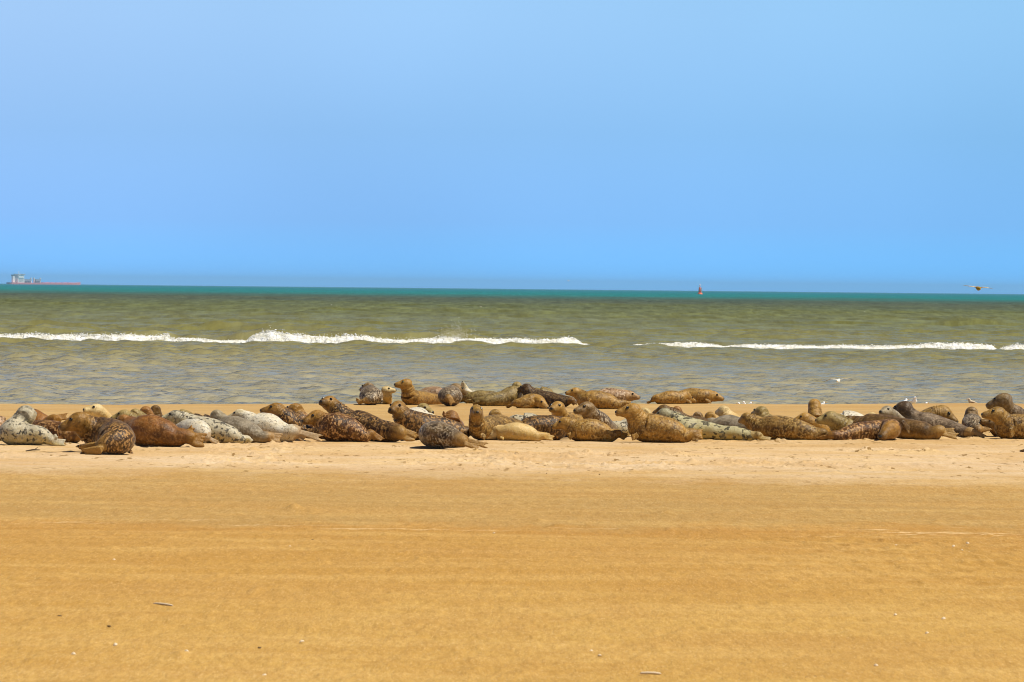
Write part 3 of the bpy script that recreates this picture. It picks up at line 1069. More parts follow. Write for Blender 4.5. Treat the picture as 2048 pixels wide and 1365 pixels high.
seal('dark mottled seal raising its head with black nostrils over the golden faced one', 'mott', (810, 882),
     (659, 807, 16, .8, -32, 12), [(676, 822, 18, .75), (700, 817, 0, .7), (728, 824, 0, .6), (757, 838, 0, .4), (785, 845, 0, .1), (801, 866, 15, -.05), (808, 868, 12, -.05)],
     hf=[(808, 872, 834, 881, 18), (806, 860, 833, 871, 9)])
seal('dark flecked seal with golden brown face, long back sloping behind the grey rump', 'mott', (860, 881),
     (796, 817, 16, .3, -28, 0), [(806, 833, 21, .3), (830, 822, 0, .5), (862, 829, 0, .6), (900, 839, 0, .7), (924, 849, 0, .7), (939, 864, 10, .7), (944, 868, 8, .7)],
     hf=[(942, 866, 956, 878, 9)])
seal('grey brown seal seen from its rump, tail flippers stretched out below the dark flecked back', 'greymott', (890, 896),
     (868, 872, 13, 1.5, 178, 0), [(867, 872, 19, 1.2), (868, 869, 26, .6, 1.2), (876, 870, 27, .15, 1.28), (896, 874, 23, -.05, 1.08), (914, 879, 17, -.2), (930, 884, 12, -.3)],
     hf=[(928, 888, 962, 896, 10, -.36), (926, 878, 977, 893, 9, -.15)])
seal('upright seal staring straight at the camera, pale face with two dark eyes, long neck', 'gold', (960, 881),
     (953, 823, 14, 0, 4, 2), [(953, 840, 16, .1, .95), (957, 857, 20, .2, 1.0), (972, 858, 24, .5), (992, 829, 0, .8), (1016, 834, 0, 1.1), (1040, 842, 0, 1.3), (1064, 857, 0, 1.5), (1078, 868, 8, 1.6)],
     ff=[(962, 868, 973, 879, 9, 0)])
seal('smooth cream seal asleep on the sand with its small dark nose down', 'cream', (1030, 881),
     (988, 869, 11, .1, -82, -10), [(997, 865, 14, .1), (1011, 849, 0, .05), (1033, 845, 0, 0), (1056, 851, 0, 0), (1073, 861, 0, 0), (1084, 872, 8, 0), (1090, 873, 7, 0)],
     hf=[(1088, 873, 1109, 879, 11), (1083, 867, 1099, 871, 6)], ff=[(1000, 874, 1010, 879, 5, -.22)])
seal('very dark mottled seal lying between the cream sleeper and the tan seal', 'mott', (1085, 880),
     (1140, 858, 13, .9, 100, 0), [(1128, 852, 18, .8), (1112, 831, 0, .75), (1088, 830, 0, .7), (1064, 833, 0, .65), (1045, 840, 0, .6), (1030, 860, 10, .6), (1022, 866, 7, .6)])
seal('tan seal lying on its belly in profile, foreflipper planted in the sand', 'tan', (1190, 881),
     (1128, 847, 13, .05, -80, -12), [(1141, 853, 17, .05), (1152, 860, 21, .05), (1166, 839, 0, 0), (1183, 837, 0, 0), (1203, 845, 0, 0), (1221, 856, 0, 0), (1236, 868, 9, 0), (1241, 870, 7, 0)],
     hf=[(1239, 868, 1256, 873, 8), (1238, 872, 1252, 878, 8)], ff=[(1138, 866, 1145, 881, 10, -.12)])
seal('golden brown head with shadowed muzzle looking at the camera, above the dark mottled back', 'tan', (1120, 876),
     (1115, 817, 15, .5, -26, 4), [(1121, 832, 15, .6), (1132, 842, 18, .8), (1146, 824, 0, 1.1), (1162, 833, 0, 1.4), (1180, 850, 10, 1.7), (1188, 858, 7, 1.8)], group=BACK)
seal('mottled seal lifting its head sideways, white streaked nape, behind the tan seal', 'greymott', (1190, 877),
     (1173, 818, 15, .4, -58, -2), [(1184, 832, 19, .5, .95), (1194, 846, 24, .7), (1210, 857, 20, 1.1), (1228, 864, 14, 1.6), (1242, 870, 8, 1.9)])
seal('grey black-spotted body low in the gap before the big golden seal', 'spot', (1235, 877),
     (1272, 856, 12, 1.5, 85, 0), [(1262, 850, 15, 1.4), (1246, 841, 0, 1.3), (1228, 842, 0, 1.3), (1212, 850, 0, 1.3), (1200, 862, 9, 1.3), (1194, 868, 6, 1.3)], group=BACK)
seal('big golden seal with raised head in profile and sand caked chest', 'tan', (1320, 883),
     (1264, 823, 17, 0, -78, 2), [(1274, 838, 22, .05, 1.0), (1284, 854, 28, .1, 1.05), (1302, 827, 0, .1), (1326, 832, 0, .05), (1350, 842, 0, 0), (1370, 856, 0, 0), (1386, 868, 11, 0), (1393, 869, 9, 0)],
     hf=[(1390, 868, 1407, 869, 17, -.05), (1384, 880, 1398, 882, 6, -.1)], ff=[(1268, 868, 1273, 881, 14, -.15)])
seal('long yellowish seal with bold black blotches stretched out behind the golden one', 'yspot', (1450, 881),
     (1328, 829, 13, .5, -100, -14), [(1347, 839, 16, .5), (1371, 832, 0, .45), (1402, 840, 0, .4), (1437, 849, 0, .3), (1474, 854, 0, .2), (1499, 861, 0, .1), (1515, 872, 8, .05), (1522, 874, 7, 0)],
     hf=[(1519, 876, 1543, 881, 9), (1512, 865, 1521, 868, 5)])
seal('thin brown ridge of a seal with its head laid along the yellowish blotched back', 'umber', (1420, 878),
     (1326, 820, 11, 1.2, -98, -12), [(1346, 828, 12, 1.2), (1374, 829, 0, 1.2), (1400, 834, 0, 1.15), (1425, 842, 0, 1.1), (1455, 848, 0, 1.1), (1482, 855, 0, 1.0), (1500, 866, 8, .9)], group=BACK)
seal('smooth grey seal with its back humped and a pale hind flipper hanging down', 'silver', (1500, 878),
     (1412, 856, 11, .9, -100, -10), [(1420, 850, 14, .9), (1434, 836, 0, .8), (1456, 830, 0, .7), (1481, 836, 0, .5), (1510, 840, 0, .3), (1529, 850, 0, .15), (1538, 864, 11, .05), (1540, 868, 8, 0)],
     hf=[(1536, 862, 1548, 875, 13, -.05)])
seal('large brown mottled seal with pale patches, rounded nape towards the camera', 'gold', (1590, 881),
     (1493, 838, 13, .5, -150, -5), [(1507, 846, 17, .45), (1525, 832, 0, .4), (1552, 831, 0, .3), (1580, 835, 0, .2), (1605, 843, 0, .1), (1630, 853, 0, .05), (1647, 866, 9, 0), (1652, 868, 7, 0)],
     hf=[(1648, 864, 1661, 871, 7), (1648, 869, 1660, 871, 6)])
seal('creamy olive seal in profile, dark eye patch, head raised beside the dark curled-up one', 'olive', (1690, 879),
     (1660, 837, 15, .3, -82, -4), [(1676, 847, 20, .35), (1686, 858, 24, .4), (1702, 835, 0, .5), (1727, 838, 0, .7), (1752, 841, 0, .8), (1780, 850, 0, .9), (1800, 864, 9, 1.0)])
seal('dark mottled seal lying with its golden face tucked down and eyes shut', 'redmott', (1730, 883),
     (1780, 861, 19, -.1, -38, -14), [(1781, 859, 21, .3, 1.0), (1768, 840, 0, .45), (1738, 842, 0, .4), (1707, 848, 0, .2), (1680, 860, 0, .05), (1664, 871, 9, 0), (1656, 874, 7, 0)],
     hf=[(1660, 873, 1637, 880, 11)], eyes=False)
seal('brown seal on its side with ochre belly and foreflipper folded on the flank', 'sidelying', (1840, 882),
     (1697, 842, 11, .9, -92, -10), [(1710, 845, 14, .9), (1728, 829, 0, .8), (1756, 828, 0, .7), (1784, 832, 0, .5), (1812, 837, 0, .3), (1842, 842, 0, .15), (1864, 851, 0, .05), (1880, 862, 12, 0), (1888, 864, 9, 0)],
     hf=[(1884, 862, 1912, 861, 9, .05), (1884, 867, 1918, 874, 11, -.05)], ff=[(1804, 842, 1822, 866, 10, -.28)])
seal('small pale grey seal face with dark eyes peeping above the brown flank', 'silver', (1800, 877),
     (1774, 824, 13, .4, -34, 6), [(1786, 835, 14, .6), (1802, 835, 0, .9), (1822, 838, 0, 1.1), (1846, 843, 0, 1.4), (1866, 856, 9, 1.7), (1874, 862, 6, 1.8)], group=BACK)
seal('dark brown seal looking away with silvery brown body sloping down to pale tail flippers', 'darkhead', (1920, 877),
     (1807, 820, 18, .9, -112, -8), [(1826, 836, 17, .9), (1848, 823, 0, .8), (1874, 831, 0, .7), (1904, 842, 0, .5), (1926, 852, 0, .2), (1940, 865, 10, .05), (1946, 867, 8, 0)],
     hf=[(1943, 862, 1973, 877, 9), (1938, 868, 1949, 873, 8)])
seal('brown head bowed the opposite way to its neighbours behind the silvery brown body', 'gold', (1880, 872),
     (1887, 828, 17, .6, 72, -24), [(1870, 829, 17, .6), (1852, 838, 18, .6), (1832, 848, 18, .7), (1808, 856, 14, .8), (1795, 862, 8, .9)], group=BACK)
seal('grey mottled seal rump on, cream head turned to the sea, orange tail flippers', 'greymott', (1950, 874),
     (1943, 827, 14, 1.0, 178, 0), [(1943, 840, 15, .9), (1945, 848, 20, .5, 1.1), (1950, 855, 17, .1, 1.2), (1958, 861, 11, -.1), (1962, 863, 8, -.1)],
     hf=[(1960, 861, 1983, 853, 12)])
seal('brown seal with dark nose showing under the chin of the golden seal', 'umber', (1990, 876),
     (1984, 849, 13, .5, -78, 22), [(1999, 862, 15, .6), (2015, 850, 0, .8), (2035, 848, 0, .9), (2060, 855, 0, 1.0), (2080, 866, 9, 1.0)], group=BACK)
seal('golden mottled seal rearing with pointed snout, cut by the edge of the picture', 'gold', (2010, 878),
     (1994, 829, 16, 0, -78, 4), [(2006, 842, 20, .05, 1.0), (2014, 856, 25, .1, 1.05), (2030, 828, 0, .15), (2060, 829, 0, .15), (2095, 838, 0, .15), (2120, 852, 0, .15), (2138, 868, 9, .15)],
     ff=[(2022, 856, 2026, 877, 9, -.15)])
seal('dark grey seal holding its head highest, above the golden seal at the picture edge', 'steel', (2030, 868),
     (2006, 804, 18, .5, -112, -8), [(2016, 819, 16, .55), (2030, 830, 19, .7), (2055, 828, 0, .9), (2085, 834, 0, 1.1), (2110, 845, 0, 1.2), (2130, 860, 9, 1.2)], group=BACK)
seal('brown seal mostly outside the picture, its shadow reaching in over the sand', 'umber', (2110, 906),
     (2180, 886, 14, .1, 85, 0), [(2165, 884, 18, .1), (2150, 862, 0, .1), (2120, 858, 0, .05), (2090, 868, 0, 0), (2073, 894, 9, 0), (2066, 898, 7, 0)])

# ---- behind the front row
seal('pale pink mottled back cut by the picture edge behind the black-blotched seal', 'pink', (10, 882),
     (-62, 848, 14, .9, -90, 0), [(-45, 850, 18, .9), (-25, 834, 0, .9), (-5, 831, 0, .9), (12, 837, 0, .9), (26, 853, 13, .9), (34, 862, 8, .9)], group=BACK)
seal('rust seal with creased neck and dark raised tail flippers behind the black-blotched head', 'rust', (90, 868),
     (52, 830, 13, 1.0, -120, 0), [(64, 834, 17, .9), (80, 826, 0, .8), (96, 833, 0, .7), (108, 841, 12, .6), (115, 842, 8, .5)],
     hf=[(104, 838, 139, 832, 12, .6)], group=BACK)
seal('brown seal on its side with rump between the black-blotched and the curled seal', 'redmott', (120, 886),
     (40, 850, 13, .8, -100, 0), [(52, 854, 18, .7), (70, 840, 0, .6), (95, 840, 0, .4), (122, 845, 0, .2), (144, 858, 0, .1), (158, 872, 10, 0), (163, 876, 7, 0)],
     hf=[(160, 874, 169, 880, 9)], group=BACK)
seal('pale cream headed seal with dark eye looking over the curled brown back', 'cream', (215, 872),
     (192, 821, 14, .9, -62, 8), [(206, 832, 14, 1.0), (222, 836, 0, 1.1), (245, 838, 0, 1.2), (268, 846, 0, 1.3), (284, 858, 8, 1.3)], group=BACK)
seal('grey tan seal head lying flat with dark eye, muzzle behind the curled brown nape', 'olive', (262, 882),
     (247, 832, 13, .8, -86, -6), [(262, 840, 16, .8), (280, 838, 0, .8), (302, 838, 0, .8), (325, 846, 0, .8), (342, 858, 9, .8)], group=BACK)
seal('rounded pale olive nape behind the rust back, with a dark ear spot', 'olive', (285, 872),
     (271, 830, 13, .9, 165, 0), [(282, 838, 14, .9), (298, 836, 0, 1.0), (316, 842, 0, 1.1), (332, 854, 9, 1.2)], group=BACK)
seal('round pinkish rust head turned to the sea above the rust back', 'rust', (300, 868),
     (292, 826, 14, .9, 172, 0), [(298, 840, 15, .9), (304, 846, 17, 1.0), (310, 850, 16, 1.4), (314, 856, 8, 1.8)], group=BACK)
seal('darker brown head turned to the sea, half covered by the pinkish rust head', 'umber', (318, 862),
     (311, 822, 12, 1.0, -172, 0), [(312, 836, 13, 1.0), (315, 842, 15, 1.3), (320, 846, 14, 1.8), (324, 852, 7, 2.2)], group=BACK)
seal('small olive hump behind the olive headed spotted seal', 'olive', (380, 868),
     (365, 829, 11, .6, -165, 0), [(374, 836, 13, .7), (388, 834, 0, .9), (402, 842, 0, 1.2), (414, 852, 8, 1.4)], group=BACK)
seal('dark brown low back beside the round cream head', 'dark', (405, 866),
     (384, 840, 9, 1.0, -100, 0), [(391, 838, 11, 1.0), (400, 826, 0, 1.0), (412, 829, 0, 1.0), (424, 838, 0, 1.0), (436, 848, 7, 1.0)], group=BACK)
seal('white backed seal low behind the golden brown face', 'white', (840, 872),
     (865, 838, 10, 1.4, 100, -5), [(855, 836, 12, 1.3), (844, 816, 0, 1.2), (830, 815, 0, 1.1), (818, 822, 0, 1.0), (808, 838, 10, 1.0), (802, 846, 7, 1.0)], group=BACK)
seal('olive head with one dark eye beside the white back', 'olive', (860, 866),
     (848, 819, 13, .9, 48, -8), [(847, 832, 14, 1.0), (850, 842, 17, 1.3), (855, 846, 15, 1.8), (858, 852, 8, 2.2)], group=BACK)
seal('round brown head seen from behind with a thin pale flipper next to it', 'rust', (905, 872),
     (903, 836, 16, .9, 172, 0), [(903, 848, 18, .8), (905, 854, 20, 1.0), (908, 854, 18, 1.5), (910, 860, 9, 2.0)], ff=[(890, 836, 885, 823, 5, .8)], group=BACK)
seal('brown hump at the shoulder of the upright staring seal', 'gold', (1000, 872),
     (990, 832, 14, 1.0, -172, 0), [(995, 842, 16, 1.0), (1006, 836, 0, 1.1), (1020, 842, 0, 1.3), (1034, 852, 9, 1.5)], group=BACK)
seal('grey spotted low back behind the cream sleeper', 'spot', (1050, 872),
     (1020, 846, 10, .8, -100, 0), [(1030, 842, 13, .8), (1044, 827, 0, .8), (1058, 826, 0, .8), (1074, 831, 0, .8), (1090, 840, 0, .8), (1104, 852, 8, .8)], group=BACK)
seal('round cream head turned away behind the big golden neck', 'cream', (1300, 866),
     (1291, 827, 12, .8, 172, 0), [(1292, 838, 13, .8), (1295, 846, 16, 1.0), (1300, 848, 15, 1.5), (1304, 854, 8, 2.0)], group=BACK)
seal('small rust head behind the brown ridge', 'rust', (1362, 864),
     (1354, 823, 11, .8, 170, 0), [(1357, 834, 12, .8), (1362, 842, 15, 1.0), (1370, 846, 14, 1.5), (1376, 852, 7, 2.0)], group=BACK)
seal('dark spotted small head, one of two low heads before the creamy nape', 'greymott', (1400, 868),
     (1396, 834, 11, .7, 172, 0), [(1399, 844, 12, .7), (1404, 850, 15, 1.0), (1410, 852, 14, 1.5), (1414, 858, 7, 2.0)], group=BACK)
seal('brown mottled small head touching the creamy nape', 'gold', (1422, 868),
     (1420, 835, 12, .6, -172, 0), [(1421, 845, 13, .6), (1424, 852, 15, .9), (1428, 854, 14, 1.4), (1430, 860, 7, 1.9)], group=BACK)
seal('creamy seal with tall rounded nape and brown saddle behind the grey hump', 'cream', (1460, 866),
     (1447, 824, 13, .9, -150, 4), [(1455, 834, 15, .9), (1470, 827, 0, 1.0), (1488, 832, 0, 1.1), (1508, 842, 0, 1.2), (1522, 852, 8, 1.3)], group=BACK)
seal('pale olive head with rounded crown behind the large mottled seal', 'olive', (1530, 868),
     (1522, 826, 14, .9, -142, 0), [(1527, 838, 16, .9), (1534, 846, 18, 1.1), (1545, 848, 16, 1.5), (1554, 854, 8, 2.0)], group=BACK)
seal('half hidden tan face with one dark eye beside the tall upright neck', 'tan', (1615, 872),
     (1609, 838, 13, .7, -80, -4), [(1622, 846, 15, .7), (1640, 844, 0, .8), (1660, 850, 0, .9), (1676, 860, 8, 1.0)], group=BACK)
seal('tall upright neck of a rust headed seal with its back to the camera', 'tan', (1640, 870),
     (1629, 811, 14, 1.0, 178, 18), [(1630, 826, 14, .9, 1.0), (1632, 842, 17, .8, 1.0), (1637, 852, 19, 1.0), (1644, 854, 17, 1.5), (1648, 860, 9, 2.0)], group=BACK)
seal('silver white back showing behind the creamy olive head', 'white', (1700, 868),
     (1660, 846, 11, 1.0, -95, 0), [(1670, 842, 13, 1.0), (1684, 823, 0, 1.0), (1698, 821, 0, 1.0), (1714, 826, 0, 1.0), (1730, 836, 0, 1.0), (1742, 848, 7, 1.0)], group=BACK)
seal('small cream hump just above the brown side-lying flank', 'cream', (1750, 866),
     (1744, 835, 11, .9, 172, 0), [(1747, 844, 12, .9), (1752, 850, 14, 1.2), (1758, 852, 13, 1.7), (1762, 858, 7, 2.1)], group=BACK)

# ---- at the water's edge
F = dict(group=FAR, vox=.0135)
seal('brown seal rump on at the water edge, head turned aside, end of the far group', 'greymott', (742, 810),
     (736, 777, 12, .7, -140, 0), [(739, 784, 15, .6), (741, 791, 19, .3, 1.15), (742, 794, 17, 0, 1.38), (736, 800, 10, -.2, 1.2), (730, 803, 6, -.25)],
     hf=[(728, 803, 713, 808, 7), (722, 801, 711, 799, 4)], ff=[(762, 797, 766, 808, 5, -.05)], **F)
seal('small upright brown headed seal with pale throat beside the rump on seal', 'cream', (775, 809),
     (773, 782, 10, .3, 80, 10), [(773, 792, 11, .35, 1.0), (771, 801, 13, .5, 1.05), (760, 792, 0, .9), (745, 795, 0, 1.2), (730, 802, 6, 1.4)], **F)
seal('tallest seal at the water edge, tan neck raised and looking along the beach', 'tan', (825, 810),
     (812, 769, 12, 0, -76, 4), [(816, 781, 14, .05, .95), (820, 794, 17, .12, 1.12), (842, 782, 0, .45), (858, 785, 0, .7), (878, 790, 0, 1.0), (895, 798, 7, 1.2)], **F)
seal('pale pink flecked back behind the tallest water edge seal', 'pink', (860, 808),
     (905, 792, 10, .8, 100, 0), [(896, 789, 12, .8), (884, 775, 0, .8), (862, 773, 0, .8), (842, 779, 0, .8), (826, 790, 8, .8)], **F)
seal('round bodied seal end on with hind flippers hanging in the middle, head turned aside', 'greymott', (900, 813),
     (913, 779, 12, .6, 112, -14), [(906, 785, 15, .5), (901, 792, 20, .25, 1.12), (900, 794, 18, -.05, 1.34), (899, 798, 11, -.25, 1.2), (899, 800, 7, -.3)],
     hf=[(896, 794, 907, 810, 10, -.36)], **F)
seal('white speckled little seal pointing its nose up behind the round bodied one', 'white', (955, 807),
     (928, 774, 7, .8, -20, 55), [(932, 782, 8, .8), (941, 780, 0, .8), (955, 783, 0, .8), (972, 790, 0, .8), (984, 798, 5, .8)], **F)
seal('olive back of a seal lying behind the spotted olive one', 'olive', (965, 808),
     (920, 797, 9, .6, -90, -10), [(928, 793, 11, .6), (944, 784, 0, .5), (962, 781, 0, .5), (982, 782, 0, .5), (1000, 788, 0, .6), (1014, 798, 6, .6)], **F)
seal('olive seal with mottled head lifted away, tail flippers crossed on the sand', 'olive', (985, 813),
     (1034, 774, 11, .4, 165, 12), [(1034, 785, 13, .35, 1.0), (1024, 790, 18, .25), (1008, 781, 0, .15), (988, 786, 0, .05), (968, 791, 0, 0), (952, 801, 6, 0), (946, 803, 5, 0)],
     hf=[(948, 800, 930, 805, 6, .05), (958, 804, 944, 810, 6, -.1)], ff=[(1000, 803, 972, 811, 8, -.25)], **F)
seal('nearly black seal with its shaded belly to the camera and a pale brow', 'dark', (1100, 815),
     (1052, 778, 11, .5, -125, 0), [(1060, 787, 14, .45), (1076, 779, 0, .4), (1100, 784, 0, .3), (1124, 790, 0, .15), (1142, 801, 7, .05), (1147, 804, 5, 0)],
     hf=[(1144, 802, 1157, 808, 7), (1143, 805, 1150, 810, 5)], **F)
seal('brown seal in front of the nearly black one, face down towards the sand', 'tan', (1055, 819),
     (1080, 805, 12, -.05, 52, -22), [(1072, 803, 15, .05), (1060, 788, 0, .05), (1044, 794, 0, 0), (1030, 807, 7, 0), (1025, 810, 5, 0)],
     hf=[(1026, 809, 1010, 816, 7)], ff=[(1058, 812, 1046, 816, 4, -.25)], **F)
seal('small gold spotted hump behind the nearly black seal', 'olive', (1090, 808),
     (1060, 792, 8, 1.0, -95, 0), [(1068, 786, 10, 1.0), (1078, 773, 0, 1.0), (1090, 774, 0, 1.0), (1104, 782, 0, 1.0), (1116, 794, 6, 1.0)], **F)
seal('golden seal stretched on its side with raised small head, beside the nearly black tail', 'tan', (1200, 818),
     (1150, 785, 10, .1, -80, 2), [(1160, 791, 13, .1), (1174, 781, 0, .05), (1193, 781, 0, 0), (1214, 787, 0, 0), (1235, 797, 0, 0), (1248, 806, 6, 0), (1253, 807, 5, 0)],
     hf=[(1250, 805, 1264, 806, 6), (1240, 811, 1246, 816, 5)], ff=[(1174, 793, 1181, 806, 6, -.25)], **F)
seal('pinkish brown mottled seal with masked face looking out to sea', 'pink', (1225, 810),
     (1259, 792, 11, .4, 78, -2), [(1249, 793, 14, .4), (1236, 778, 0, .4), (1216, 776, 0, .4), (1197, 782, 0, .4), (1178, 795, 7, .4)], **F)
seal('tan seal flat on the sand, first of the separate pair, small dark tail tip', 'tan', (1335, 809),
     (1376, 798, 9, .25, 110, -10), [(1369, 793, 12, .2), (1358, 783, 0, .15), (1342, 781, 0, .1), (1324, 786, 0, .05), (1309, 798, 7, 0), (1303, 803, 4, 0)],
     hf=[(1304, 803, 1292, 807, 5)], ff=[(1372, 800, 1386, 807, 5, -.15)], **F)
seal('sandy golden seal of the separate pair, blunt head held low over the water edge', 'tan', (1400, 808),
     (1427, 793, 11, .3, 80, -8), [(1417, 793, 14, .3), (1402, 778, 0, .3), (1384, 776, 0, .35), (1364, 781, 0, .4), (1348, 794, 7, .4)],
     ff=[(1410, 799, 1425, 807, 6, .05)], **F)
build_sand()
build_sea()
build_foam()


# ------------------------------------------------------------------ birds
def bird_material(name, body, wing, tip, span):
    m = NT(name)
    tc = m.n('ShaderNodeTexCoord').outputs['Object']
    sep = m.n('ShaderNodeSeparateXYZ')
    m.l(tc, sep.inputs[0])
    ax = m.math('ABSOLUTE', sep.outputs[0])
    nz = m.noise(tc, 26, 3)
    ax = m.math('ADD', ax, m.math('MULTIPLY', m.math('SUBTRACT', nz, .5), span * .10))
    c = m.mix(m.sstep(ax, span * .10, span * .16), body, wing)
    c = m.mix(m.sstep(ax, span * .30, span * .36), c, tip)
    c = m.mix(m.sstep(nz, .35, .7, 0, .10), c, tuple(x * .5 for x in body))
    m.l(c, m.bsdf.inputs['Base Color'])
    m.bsdf.inputs['Roughness'].default_value = .8
    m.bsdf.inputs['Specular IOR Level'].default_value = .15
    return m.m


BEAK = plain('gull_beak', (.55, .28, .04), .5, .4)
LEG = plain('gull_leg', (.42, .22, .12), .6, .3)


def skin(mb, vox, name, mat):
    me = bpy.data.meshes.new('tmp')
    me.from_pydata([tuple(v) for v in mb.v], [], mb.f)
    tmp = bpy.data.objects.new('tmp', me)
    COL.objects.link(tmp)
    md = tmp.modifiers.new('remesh', 'REMESH')
    md.mode = 'VOXEL'
    md.voxel_size = vox
    sm = tmp.modifiers.new('smooth', 'SMOOTH')
    sm.iterations = 2
    nm = bpy.data.meshes.new_from_object(tmp.evaluated_get(bpy.context.evaluated_depsgraph_get()))
    bpy.data.objects.remove(tmp)
    bpy.data.meshes.remove(me)
    nm.name = name
    nm.shade_smooth()
    nm.materials.clear()
    nm.materials.append(mat)
    o = bpy.data.objects.new(name, nm)
    COL.objects.link(o)
    return o


def flying_gull(label, px, py, Y, span, mat, yaw, lw, rw, group):
    """lw / rw: heights of elbow and tip of each wing as parts of the span"""
    S = span
    mb = MB()
    mb.tube([(0, -.20 * S, .0), (0, -.16 * S, .0), (0, -.11 * S, -.005 * S), (0, 0, -.01 * S), (0, .11 * S, 0), (0, .20 * S, .008 * S), (0, .26 * S, .01 * S)],
            [.018 * S, .034 * S, .044 * S, .062 * S, .050 * S, .026 * S, .02 * S], 12)
    mb.tube([(0, .16 * S, .004 * S), (0, .23 * S, .008 * S), (0, .28 * S, .01 * S)], [.03 * S, .055 * S, .06 * S], 10, .18)
    for sg, (ze, zt) in ((-1, lw), (1, rw)):
        mb.tube([(sg * .02 * S, .02 * S, .02 * S), (sg * .10 * S, .0, (ze * .6 + .01) * S), (sg * .20 * S, -.04 * S, ze * S), (sg * .36 * S, .02 * S, (ze * .45 + zt * .55) * S), (sg * .5 * S, .07 * S, zt * S)],
                [.075 * S, .072 * S, .066 * S, .045 * S, .010 * S], 10, .16)
    o = skin(mb, S * .011, 'gull', mat)
    b = MB()
    b.tube([(0, -.20 * S, -.002 * S), (0, -.225 * S, -.004 * S), (0, -.245 * S, -.012 * S)], [.013 * S, .010 * S, .003 * S], 8)
    b.build('beak', BEAK, o)
    o.location = at(px, py, Y)
    o.rotation_euler = (math.radians(4), math.radians(0), math.radians(yaw))
    tag(o, label, 'gull', group)
    return o


def standing_gull(label, px, py, h, mat, yaw, group, squat=1.0):
    """py: the gull's crown in the photograph; it stands just beyond the crest of the sand"""
    Y = shore_d(0, 0) + 0.5 * (px - 1024) / FPX * 119 + .6
    top = at(px, py, Y)
    H = h
    mb = MB()
    mb.tube([(0, .62 * H, .40 * H), (0, .40 * H, .46 * H), (0, .12 * H, .50 * H), (0, -.10 * H, .58 * H), (0, -.20 * H, .74 * H), (0, -.24 * H, .88 * H), (0, -.27 * H, .95 * H)],
            [.05 * H, .12 * H, .20 * H, .20 * H, .125 * H, .115 * H, .05 * H], 14)
    mb.tube([(0, -.22 * H, .89 * H), (0, -.36 * H, .87 * H)], [.10 * H, .05 * H], 10)
    for sg in (-1, 1):
        mb.tube([(sg * .14 * H, -.08 * H, .60 * H), (sg * .19 * H, .14 * H, .52 * H), (sg * .12 * H, .45 * H, .46 * H), (sg * .04 * H, .72 * H, .42 * H)], [.07 * H, .13 * H, .08 * H, .02 * H], 10, .5)
    o = skin(mb, H * .03, 'gull', mat)
    b = MB()
    b.tube([(0, -.38 * H, .87 * H), (0, -.47 * H, .855 * H), (0, -.53 * H, .83 * H)], [.04 * H, .032 * H, .01 * H], 8)
    b.build('beak', BEAK, o)
    for sg in (-1, 1):
        b = MB()
        b.tube([(sg * .08 * H, .06 * H, .36 * H), (sg * .085 * H, .07 * H, .03 * H), (sg * .085 * H, .06 * H, .0)], [.022 * H, .018 * H, .02 * H], 8)
        b.tube([(sg * .085 * H, .08 * H, .012 * H), (sg * .085 * H, -.10 * H, .010 * H)], [.03 * H, .055 * H], 8, .25)
        b.build('leg', LEG, o)
    o.location = (top.x, top.y, top.z - .99 * H)
    o.rotation_euler = (0, 0, math.radians(yaw))
    o.scale = (1.25, 1.1, 1.0)
    tag(o, label, 'gull', group)
    return o


BROWN_GULL = bird_material('plumage_brown', (.36, .21, .025), (.70, .52, .28), (.30, .21, .04), .95)
PALE_GULL = bird_material('plumage_pale', (.78, .74, .66), (.42, .33, .22), (.16, .11, .05), .84)
WHITE_GULL = bird_material('plumage_white', (.88, .92, .96), (.70, .70, .70), (.50, .50, .50), .9)
YOUNG_GULL = bird_material('plumage_young', (.55, .46, .33), (.32, .22, .14), (.20, .13, .08), .3)
flying_gull('brown gull gliding low over the horizon with dark wing tips', 1957, 577, 175, 1.08, BROWN_GULL, 10, (.05, .085), (.03, -.015), None)
flying_gull('white breasted gull flying over the shallow water with dark bent wings', 1677, 762, 131, .84, PALE_GULL, -14, (.05, -.06), (.06, .02), None)
flying_gull('tiny distant white gull in the sky above the horizon', 1137, 562, 900, .9, WHITE_GULL, 60, (.06, .02), (.06, .02), None)
SG = 'gulls resting at the water edge'
standing_gull('white gull standing tall at the water edge between the dark head and the pale one', 1828, 793, .24, WHITE_GULL, 15, SG)
standing_gull('white gull whose back shows right over the dark brown head', 1808, 797, .22, WHITE_GULL, 120, SG)
standing_gull('small crouching white gull beside the tall standing one', 1848, 804, .2, WHITE_GULL, 80, SG)
standing_gull('tan young gull at the water edge above the cream head', 1943, 796, .22, YOUNG_GULL, -70, SG)
standing_gull('white gull hunched beside the tall upright rust neck', 1643, 803, .2, WHITE_GULL, 95, SG)
standing_gull('first of three low white gulls near the separate pair of seals', 1482, 804.5, .19, WHITE_GULL, -80, SG)
standing_gull('middle one of three low white gulls past the sandy golden seal', 1489, 802.5, .2, WHITE_GULL, -20, SG)
standing_gull('last of three low white gulls, nearest the creamy olive crown', 1497, 803.5, .2, WHITE_GULL, 70, SG)

